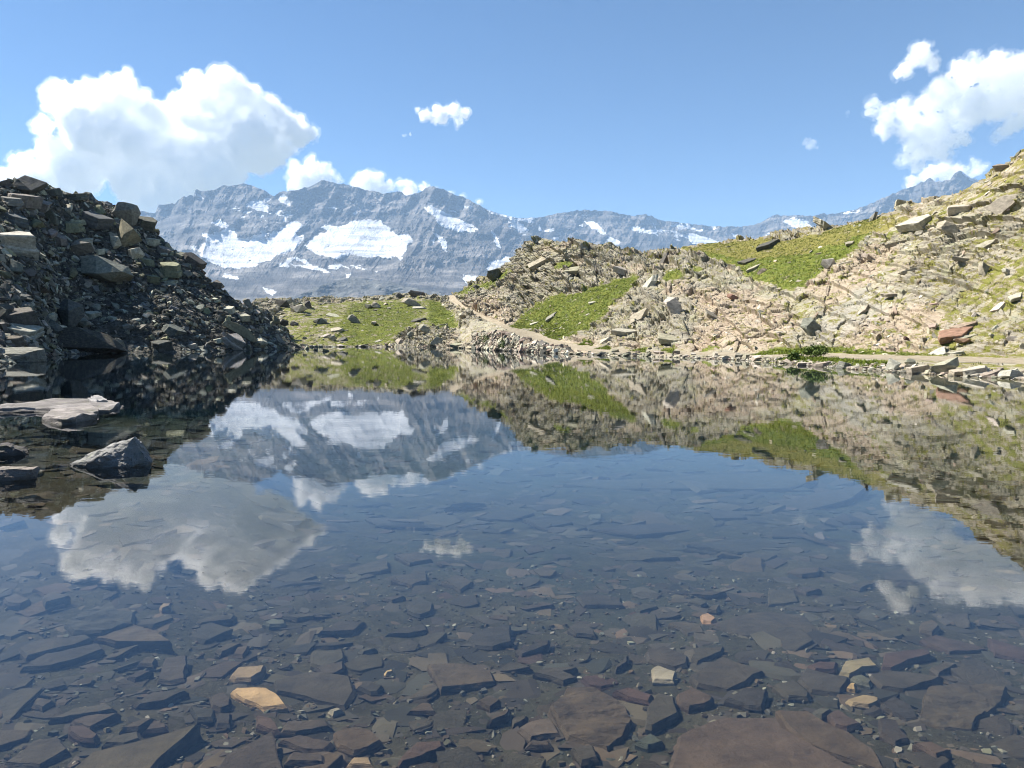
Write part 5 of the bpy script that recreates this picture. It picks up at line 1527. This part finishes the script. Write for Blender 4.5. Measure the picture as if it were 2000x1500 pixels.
# ------------------------------------------------------------------ slates on the lake bed, traced from the photograph
D = (0.046, 0.034, 0.022); D2 = (0.035, 0.027, 0.019); BR = (0.060, 0.040, 0.024); OC = (0.32, 0.20, 0.095); TN = (0.17, 0.115, 0.065); RD = (0.055, 0.032, 0.022); GN = (0.070, 0.062, 0.042); PL = (0.24, 0.20, 0.135)
Q = {0: (0, 1130), 1: (500, 1130), 2: (1000, 1130), 3: (1500, 1130)}
BED = [
    (0, [(480, 1500), (700, 1350), (1150, 1250), (1560, 1150), (1180, 1500)], 9, BR, 'broad brown slab in the bottom left corner'),
    (0, [(20, 1440), (260, 1270), (460, 1230), (550, 1320), (310, 1450)], 6, D, 'grey slab at the lower left edge'), (0, [(540, 1100), (700, 1060), (940, 1050), (700, 1160)], 4, D, None),
    (0, [(530, 1150), (640, 1140), (780, 1210), (740, 1250), (620, 1240), (540, 1190)], 6, RD, 'dark red stone near the lower left edge'), (0, [(790, 1290), (900, 1220), (1090, 1180), (1110, 1240), (970, 1290)], 5, D, None),
    (0, [(1030, 970), (1200, 880), (1480, 870), (1290, 950), (1060, 985)], 5, D, None), (0, [(1480, 990), (1680, 1020), (1670, 1090), (1540, 1090)], 4, D2, None), (0, [(1690, 1040), (1810, 1040), (1800, 1140), (1690, 1140)], 4, D2, None),
    (0, [(1640, 920), (1740, 880), (1810, 930), (1800, 990), (1720, 1015), (1650, 990)], 5, D, None), (0, [(1790, 760), (1850, 690), (2080, 670), (2060, 720), (1960, 780), (1830, 785)], 5, TN, 'upper tan stone of the bright pair'),
    (0, [(1800, 870), (1830, 845), (2080, 850), (2180, 900), (2240, 990), (2060, 1010), (1900, 940)], 6, OC, 'bright ochre stone'), (0, [(1230, 790), (1290, 610), (1460, 590), (1440, 780), (1330, 800)], 5, D, 'square grey slab left of the tan stone'),
    (0, [(730, 460), (860, 400), (1010, 350), (1130, 380), (1240, 430), (1350, 480), (1100, 490), (900, 485)], 9, BR, 'lens-shaped brown slab in the left water'), (0, [(130, 540), (300, 480), (690, 430), (720, 460), (600, 510), (360, 560), (200, 600)], 7, D, None),
    (0, [(160, 700), (350, 590), (780, 500), (820, 540), (600, 620), (380, 680)], 8, D2, None), (0, [(490, 350), (640, 240), (870, 180), (920, 240), (1060, 260), (1040, 340), (800, 420), (560, 420)], 10, D2, 'dark layered block in the left water'),
    (0, [(330, 130), (420, 100), (550, 130), (350, 185)], 4, D, None), (0, [(20, 150), (120, 120), (240, 160), (160, 195), (60, 185)], 4, D, None), (0, [(1530, 330), (1700, 280), (1850, 280), (1820, 310), (1560, 345)], 7, D, None),
    (0, [(240, 980), (290, 920), (430, 950), (330, 1010)], 3, D, None), (0, [(1680, 550), (1780, 500), (1900, 505), (1720, 575)], 5, D, None), (0, [(1810, 590), (1850, 530), (1950, 520), (1900, 600)], 4, BR, None),
    (0, [(1240, 215), (1270, 185), (1340, 190), (1330, 215), (1260, 235)], 4, TN, 'small tan stone far out in the left water'), (0, [(380, 1080), (560, 1010), (850, 980), (910, 1020), (700, 1050)], 3, D, None), (0, [(1070, 660), (1150, 600), (1230, 620), (1200, 670)], 3, D, None),
    (0, [(980, 770), (1100, 710), (1200, 715), (1050, 780)], 6, D2, None), (0, [(1110, 1190), (1200, 1090), (1310, 1130), (1320, 1165)], 4, D, None), (0, [(930, 1170), (1120, 1085), (1220, 1080), (1080, 1160)], 4, D, None),
    (1, [(1330, 670), (1640, 650), (1850, 710), (1870, 800), (1600, 840), (1440, 860)], 7, BR, 'big flat brown slab in the middle'), (1, [(600, 1190), (760, 1150), (900, 1170), (980, 1260), (880, 1320), (760, 1350), (640, 1300)], 5, BR, 'rounded brown slab in the lower middle'),
    (1, [(170, 1260), (330, 1210), (620, 1280), (550, 1340), (380, 1330)], 6, D, None), (1, [(220, 1430), (260, 1350), (540, 1360), (550, 1430)], 6, D, None), (1, [(1010, 440), (1120, 390), (1330, 350), (1350, 390), (1190, 430)], 9, D2, 'dark angular slab in the middle'),
    (1, [(430, 660), (440, 560), (680, 550), (690, 620), (560, 700)], 4, D, None), (1, [(450, 690), (690, 640), (700, 700), (620, 740), (540, 745)], 5, D, None), (1, [(780, 840), (860, 800), (1000, 830), (960, 880), (900, 890)], 5, D2, None),
    (1, [(1110, 1400), (1250, 1280), (1460, 1260), (1480, 1300), (1300, 1380), (1120, 1430)], 13, RD, 'thick reddish block in the bottom middle'), (1, [(1170, 1040), (1290, 960), (1360, 960), (1420, 1040)], 6, BR, None), (1, [(1720, 950), (1820, 900), (1920, 940), (1830, 1010)], 5, BR, None),
    (1, [(0, 1060), (120, 1080), (200, 1180), (150, 1190), (0, 1140)], 5, RD, 'dark red stone below the ochre stone'), (1, [(1170, 200), (1280, 150), (1390, 190), (1370, 250), (1280, 280), (1180, 250)], 3, D, None), (1, [(50, 340), (120, 310), (230, 320), (230, 355), (100, 360)], 3, GN, None),
    (1, [(210, 290), (340, 270), (470, 270), (480, 290), (320, 310)], 6, D, None), (1, [(1050, 10), (1340, 0), (1220, 50)], 5, D, None), (1, [(1470, 10), (1690, 20), (1600, 90)], 5, D, None), (1, [(980, 150), (1090, 130), (1170, 130), (1060, 170)], 3, D, None),
    (1, [(790, 560), (860, 530), (950, 545), (830, 570)], 4, GN, None), (1, [(1000, 720), (1070, 700), (1085, 720), (1010, 735)], 3, OC, 'tiny orange chip'), (1, [(1800, 1110), (1990, 1000), (1960, 1060), (1830, 1110)], 5, BR, None),
    (1, [(180, 1200), (220, 1120), (560, 1090), (600, 1140), (300, 1200)], 4, D, None), (1, [(130, 790), (420, 720), (740, 760), (780, 880), (700, 1000), (500, 960), (150, 870)], 3, D, 'wide flat slab right of the ochre stone'), (1, [(480, 420), (640, 330), (860, 330), (780, 400)], 8, D2, None),
    (1, [(1660, 450), (1750, 380), (1990, 360), (2000, 500), (1850, 540), (1700, 520)], 9, D2, 'dark crumbling block in the middle'), (1, [(560, 1020), (640, 1000), (690, 1020), (600, 1045)], 4, PL, None), (1, [(700, 1440), (740, 1380), (900, 1390), (930, 1470)], 4, TN, 'pale rubbly stone at the bottom edge'),
    (2, [(1370, 760), (1640, 620), (1970, 710), (1670, 860), (1450, 820)], 9, D, 'large diamond-shaped slab'), (2, [(1040, 560), (1180, 520), (1380, 610), (1370, 670), (1270, 690), (1060, 620)], 6, D, None), (2, [(1400, 600), (1520, 540), (1660, 520), (1640, 560), (1440, 650)], 9, D, None),
    (2, [(1090, 690), (1130, 670), (1290, 720), (1270, 800), (1100, 790)], 8, PL, 'cracked pale stone'), (2, [(1045, 1140), (1050, 1000), (1150, 890), (1270, 910), (1310, 1040), (1090, 1150)], 8, D, 'tall grey slab below the pale stone'),
    (2, [(1660, 930), (1840, 850), (2000, 860), (1950, 1000), (1850, 990)], 8, D2, None), (2, [(1280, 900), (1400, 840), (1580, 920), (1520, 980), (1380, 1000), (1290, 950)], 8, BR, None), (2, [(780, 860), (900, 840), (1110, 910), (1080, 970), (900, 920)], 8, RD, 'reddish bar of slate left of the tall slab'),
    (2, [(290, 1000), (420, 860), (650, 850), (900, 980), (950, 1080), (880, 1250), (750, 1330), (430, 1250)], 11, BR, 'great rough mound of rock'), (2, [(45, 1160), (120, 1110), (300, 1080), (390, 1210), (260, 1215), (140, 1240)], 6, (0.085, 0.056, 0.04), 'split reddish slab left of the mound'),
    (2, [(460, 1310), (640, 1290), (680, 1400), (540, 1430)], 9, D, None), (2, [(160, 740), (260, 690), (520, 680), (400, 720), (520, 770), (400, 800), (280, 760)], 5, D, None), (2, [(430, 390), (540, 330), (650, 400), (660, 440), (500, 430)], 8, D, None),
    (2, [(1470, 280), (1530, 265), (1600, 310), (1560, 340), (1490, 330)], 6, (0.27, 0.155, 0.085), 'orange stone'), (2, [(1520, 240), (1570, 200), (1630, 200), (1600, 250)], 5, BR, None), (2, [(800, 690), (910, 590), (890, 660), (810, 700)], 5, D2, None),
    (2, [(960, 1270), (1080, 1200), (1200, 1270), (1060, 1305)], 4, (0.055, 0.055, 0.038), None), (2, [(500, 140), (600, 110), (860, 140), (880, 200), (560, 210)], 9, D2, None), (2, [(1310, 120), (1500, 100), (1680, 95), (1560, 130)], 5, D, None),
    (2, [(1370, 180), (1440, 140), (1530, 190), (1480, 210)], 4, D, None), (2, [(950, 220), (1040, 190), (1150, 215), (1000, 255)], 4, D, None), (2, [(0, 1080), (130, 1060), (120, 1090), (0, 1150)], 5, D, None), (2, [(100, 1300), (130, 1250), (300, 1260), (320, 1310)], 4, D, None),
    (2, [(1220, 330), (1340, 330), (1480, 360), (1520, 430), (1370, 430)], 5, D, None), (2, [(1560, 380), (1750, 300), (2000, 250), (2300, 280), (2450, 420), (2200, 470), (1800, 450)], 4, D, 'vast flat dark slab on the right'), (2, [(20, 560), (300, 470), (290, 510), (70, 590)], 8, D2, None),
    (2, [(1520, 1200), (1560, 1190), (1600, 1240), (1590, 1270)], 3, TN, None), (2, [(1690, 1060), (1760, 1040), (1820, 1060), (1760, 1080)], 4, (0.08, 0.066, 0.05), None),
    (3, [(1170, 1110), (1240, 850), (1500, 800), (1870, 850), (1840, 940), (1600, 1170), (1380, 1170)], 16, BR, 'massive layered slab at the right edge'), (3, [(780, 750), (900, 715), (1370, 770), (1060, 860), (880, 830)], 7, D, None), (3, [(230, 780), (300, 700), (640, 760), (570, 890), (340, 870)], 5, D, None),
    (3, [(550, 730), (600, 640), (800, 610), (870, 680), (740, 690), (630, 745)], 7, TN, 'bright tan stone'), (3, [(300, 680), (400, 640), (550, 640), (530, 710), (360, 710)], 6, RD, None), (3, [(880, 700), (900, 580), (1250, 530), (1280, 580), (1100, 630), (950, 700)], 8, RD, 'long reddish slab right of the tan stone'),
    (3, [(1180, 480), (1300, 440), (1560, 500), (1720, 540), (1570, 560), (1420, 575)], 12, RD, 'overhanging red slab on the right'), (3, [(1715, 450), (2040, 550), (2040, 650), (1770, 590)], 6, RD, None), (3, [(30, 830), (200, 780), (340, 880), (320, 930), (160, 920)], 8, D, None),
    (3, [(640, 760), (720, 740), (820, 790), (800, 825), (680, 790)], 5, GN, None), (3, [(615, 825), (650, 805), (700, 815), (680, 840)], 4, OC, 'small orange pebble below the tan stone'), (3, [(600, 940), (740, 900), (880, 920), (880, 950), (790, 990), (650, 970)], 6, TN, 'half tan stone'),
    (3, [(330, 1040), (400, 1005), (510, 1015), (420, 1070)], 5, GN, 'greenish stone'), (3, [(460, 1050), (540, 1020), (740, 1130), (620, 1160), (520, 1140)], 8, RD, None), (3, [(880, 970), (980, 910), (1120, 980), (1190, 1090), (1080, 1100), (900, 1000)], 6, D2, None),
    (3, [(60, 1030), (300, 1040), (640, 1200), (850, 1330), (940, 1500), (700, 1420), (300, 1280), (140, 1150)], 8, BR, 'long diagonal slab at the bottom right'), (3, [(1130, 1270), (1260, 1260), (1440, 1340), (1320, 1380)], 6, BR, None), (3, [(860, 1080), (1000, 1090), (1110, 1250), (1000, 1290), (870, 1200)], 6, D2, None),
    (3, [(1260, 690), (1370, 655), (1480, 660), (1330, 740)], 5, D, None), (3, [(350, 160), (440, 130), (560, 140), (600, 195), (450, 210)], 4, D, None), (3, [(1190, 340), (1280, 320), (1340, 360), (1280, 420), (1190, 390)], 4, BR, None), (3, [(640, 50), (800, 20), (870, 25), (720, 70)], 7, D, None),
    (3, [(-800, 1520), (-700, 1200), (-350, 1070), (60, 1080), (130, 1160), (400, 1330), (760, 1520)], 4, (0.060, 0.043, 0.027), 'vast smooth brown slab at the bottom edge'), (3, [(830, 410), (1010, 375), (1070, 435), (950, 470)], 6, D, None), (3, [(200, 70), (320, 60), (420, 75), (300, 110)], 5, D, None),
    (3, [(0, 90), (200, 90), (240, 170), (0, 210)], 4, D, None), (3, [(1480, 640), (1640, 620), (1780, 700), (1560, 720)], 6, D, None),
    (4, [(1100, 940), (1480, 925), (1590, 935), (1540, 955), (1200, 952)], 9, D, 'large pale-edged slab far out on the right'), (4, [(1510, 985), (1590, 965), (1700, 945), (1660, 975), (1570, 998)], 11, D, 'slanting slab far out at the right'), (4, [(930, 1010), (990, 996), (1045, 1002), (1000, 1016)], 7, D2, None),
    (4, [(1020, 1015), (1070, 1008), (1120, 1018), (1060, 1030)], 7, D2, None), (4, [(1150, 1035), (1290, 1020), (1420, 1028), (1240, 1046)], 8, D2, 'dark sunken ledge far out in the middle'), (4, [(1340, 1060), (1480, 1052), (1548, 1070), (1440, 1078)], 9, D2, None),
    (4, [(1145, 1080), (1270, 1075), (1330, 1090), (1200, 1096)], 4, D, None), (4, [(1450, 1080), (1520, 1082), (1500, 1094), (1460, 1092)], 4, D, None), (4, [(680, 1108), (755, 1090), (760, 1112), (700, 1122)], 5, D, None), (4, [(770, 1125), (830, 1115), (836, 1135), (800, 1145)], 5, D, None),
    (4, [(860, 1135), (890, 1122), (925, 1135), (900, 1152)], 5, D, None), (4, [(770, 1085), (820, 1078), (845, 1090), (800, 1098)], 5, D, None), (4, [(530, 1130), (600, 1115), (620, 1125), (570, 1140)], 5, D, None), (4, [(190, 1135), (220, 1125), (226, 1138)], 4, D, None),
    (4, [(1150, 1005), (1175, 1003), (1174, 1012), (1155, 1012)], 3, GN, None), (4, [(1590, 1040), (1606, 1038), (1612, 1054), (1598, 1056)], 3, (0.12, 0.085, 0.066), None),
]
BG = 'slates lying on the lake bed'
LAND['bed'] = []
items = []
for q_, poly, tpx, col, ph in BED:
    pts = [(Q[q_][0] + x / 4, Q[q_][1] + y / 4) for x, y in poly] if q_ < 4 else poly
    cx, cyy = np.mean([p[0] for p in pts]), np.mean([p[1] for p in pts])
    items.append((pts, cx, cyy, tpx, col, ph, q_ < 4))
    if ph:
        LAND['bed'].append((cx, cyy, ph))
bed_taken = []
for k, (pts, cx, cyy, tpx, col, ph, q4) in enumerate(items):
    z = -0.5
    for _ in range(6):
        Yc = float(plane_Y(cyy, z)); xc = float(pix(cx, cyy, Yc)[0]); z = float(bed_z(np.array([xc]), np.array([Yc]))[0]) + 0.02
    th_ = max(0.035, tpx * (0.95 if q4 else 0.6) / FPX * Yc)
    zt = z + th_ * 0.8
    bm, c, size = poly_slab(pts, zt, th_ + 0.10, 800 + k, M_BED, 'slab', layers=2 + k % 2)
    rnd = random.Random(k)
    tx, ty = rnd.uniform(-0.05, 0.05), rnd.uniform(-0.02, 0.06)
    lim = th_ * 0.6 / max(size, 0.1)
    for v in bm.verts:
        v.co.z += v.co.x * max(-lim, min(lim, tx)) + v.co.y * max(-lim, min(lim, ty))
    bm.normal_update()
    bmesh.ops.triangulate(bm, faces=[f for f in bm.faces if len(f.verts) > 4])
    bmesh.ops.subdivide_edges(bm, edges=[e for e in bm.edges if e.calc_length() > 0.07 * max(size, 0.3)], cuts=2, use_grid_fill=True)
    bm.normal_update()
    co = np.array([v.co[:] for v in bm.verts]); nn = np.array([v.normal[:] for v in bm.verts])
    d = min(size, 0.6) * (0.018 * fbm(co / max(size, 0.2) * 3.0 + k, 3, 96, 0.6) + 0.010 * fbm(co / max(size, 0.2) * np.array([4, 9, 12.0]) + k, 3, 97, 0.6))
    for v, n_, dd in zip(bm.verts, nn, d):
        v.co += Vector(n_ * dd)
    if size > 0.45 and ph and ('mound' in ph or 'crumbling' in ph or 'rough' in ph or 'layered' in ph):
        bmesh.ops.triangulate(bm, faces=[f for f in bm.faces if len(f.verts) > 4])
        bmesh.ops.subdivide_edges(bm, edges=bm.edges, cuts=3, use_grid_fill=True)
        co = np.array([v.co[:] for v in bm.verts])
        d = 0.05 * fbm(co * np.array([3, 6, 3]), 4, 95, 0.6)
        for v, dd in zip(bm.verts, d):
            if v.co.z > 0.06:
                v.co.z += float(dd)
    col = vary(col, 0.07)
    w = max(p[0] for p in pts) - min(p[0] for p in pts)
    lab = (ph + ' on the lake bed' if ph else None)
    if not lab:
        lab = auto_label('bed', cx, cyy, 'small sunken' if w < 45 else 'sunken' if w < 100 else 'broad sunken', col, 'slate' if tpx < 6 else 'thick slate', 'pointed' if len(pts) < 5 else 'many-sided')
    USED[lab] = 1
    o = link('slate', from_bm('slate', bm, M_BED), label=lab, category='slate', group=BG, kind='thing')
    o.location = (c[0], c[1], zt - th_ - 0.10); o.color = (*col, 1)
    bed_taken.append((cx, cyy, w, max(p[1] for p in pts) - min(p[1] for p in pts)))

# more slates between the traced ones
r = np.random.default_rng(81)
made = 0
for _ in range(6000):
    if made >= 172:
        break
    x = r.uniform(-20, 2020); y = 985 + 525 * r.random() ** 0.8
    if x < 560 and y < 1150 and r.random() < 0.5:
        continue
    wpx = r.uniform(36, 105) * np.interp(y, [985, 1200, 1500], [0.8, 0.9, 1.5])
    if any(abs(x - a) < (wpx + w) * 0.36 and abs(y - b) < (wpx * 0.4 + h) * 0.36 for a, b, w, h in bed_taken):
        continue
    z = -0.5
    for _i in range(6):
        Yc = float(plane_Y(y, z)); xc = float(pix(x, y, Yc)[0]); z = float(bed_z(np.array([xc]), np.array([Yc]))[0])
    w = wpx / FPX * Yc
    col = vary([D, D, D2, BR, RD, D][r.choice(6, p=[.3, .25, .2, .17, .05, .03])], 0.15)
    form = 'slab'
    h = w * r.uniform(0.07, 0.18)
    lab = auto_label('bed', x, y, 'small sunken' if wpx < 45 else 'sunken', col, 'slate', 'tilted')
    put_rock('bed', (xc, Yc, z), w, w * r.uniform(0.7, 1.3), h, r.uniform(-0.6, 0.6), r.normal(-0.05, 0.12), r.normal(-0.03, 0.10), col, 'slab', lab, 'slate', BG, form, int(r.integers(99)), r.uniform(0.25, 0.65))
    bed_taken.append((x, y, wpx, wpx * 0.35)); made += 1


class Bed:
    pass


bed = Bed(); bed.P = np.stack([bx, by, bz], -1); bed.N = Slope.normals(bed.P); bed.N *= np.sign(bed.N[..., 2:3])
bed.area = np.linalg.norm(np.gradient(bed.P, axis=1), axis=-1) * np.linalg.norm(np.gradient(bed.P, axis=0), axis=-1)
wt = np.where((RR > 2.2) & (RR < 14), 1 / (RR + 1) ** 1.1, 0) * (np.abs(T) < R(40))
rubble('slate_shards', bed, 5600, wt, 91, 0.04, 0.36, 1.9, [D, D, D2, BR, D2, (0.032, 0.026, 0.018)], M_BED_S, (0.045, 0.11), align=0.9, tiltn=(0.06, 0.1), sink=0.35)
wt = np.where((RR > 1.8) & (RR < 7), 1 / (RR + 0.5) ** 1.5, 0) * (np.abs(T) < R(40))
rubble('bed_pebbles', bed, 9000, wt, 92, 0.008, 0.05, 1.4, [D, (0.06, 0.055, 0.043), (0.085, 0.07, 0.046), BR, D, (0.15, 0.13, 0.095)], M_BED_S, (0.3, 0.7), align=0.9, tiltn=(0.2, 0.2), sink=0.0)
wt = np.where((RR > 9) & (RR < 40), 1 / (RR + 1) ** 0.8, 0) * (np.abs(T) < R(40))
rubble('far_slates', bed, 2600, wt, 93, 0.2, 0.9, 1.6, [D, D, D2, BR], M_BED_S, (0.04, 0.12), align=0.9, tiltn=(0.10, 0.1), sink=0.05)

# ------------------------------------------------------------------ the air
hz = NT('haze')
pv = hz.n('ShaderNodeVolumePrincipled')
pv.inputs['Color'].default_value = (0.46, 0.69, 1.0, 1)
pv.inputs['Density'].default_value = 6.4e-5
pv.inputs['Anisotropy'].default_value = 0.0
hz.l(pv.outputs[0], hz.out.inputs['Volume'])
x0, x1, y0, y1, z0, z1 = -10500, 10500, -300, 10200, -71.5, 1720
V = [(x0, y0, z0), (x1, y0, z0), (x1, y1, z0), (x0, y1, z0), (x0, y0, z1), (x1, y0, z1), (x1, y1, z1), (x0, y1, z1)]
F = [(0, 3, 2, 1), (4, 5, 6, 7), (0, 1, 5, 4), (1, 2, 6, 5), (2, 3, 7, 6), (3, 0, 4, 7)]
link('haze', mesh_np('haze', V, F, mat=hz.m), kind='stuff')
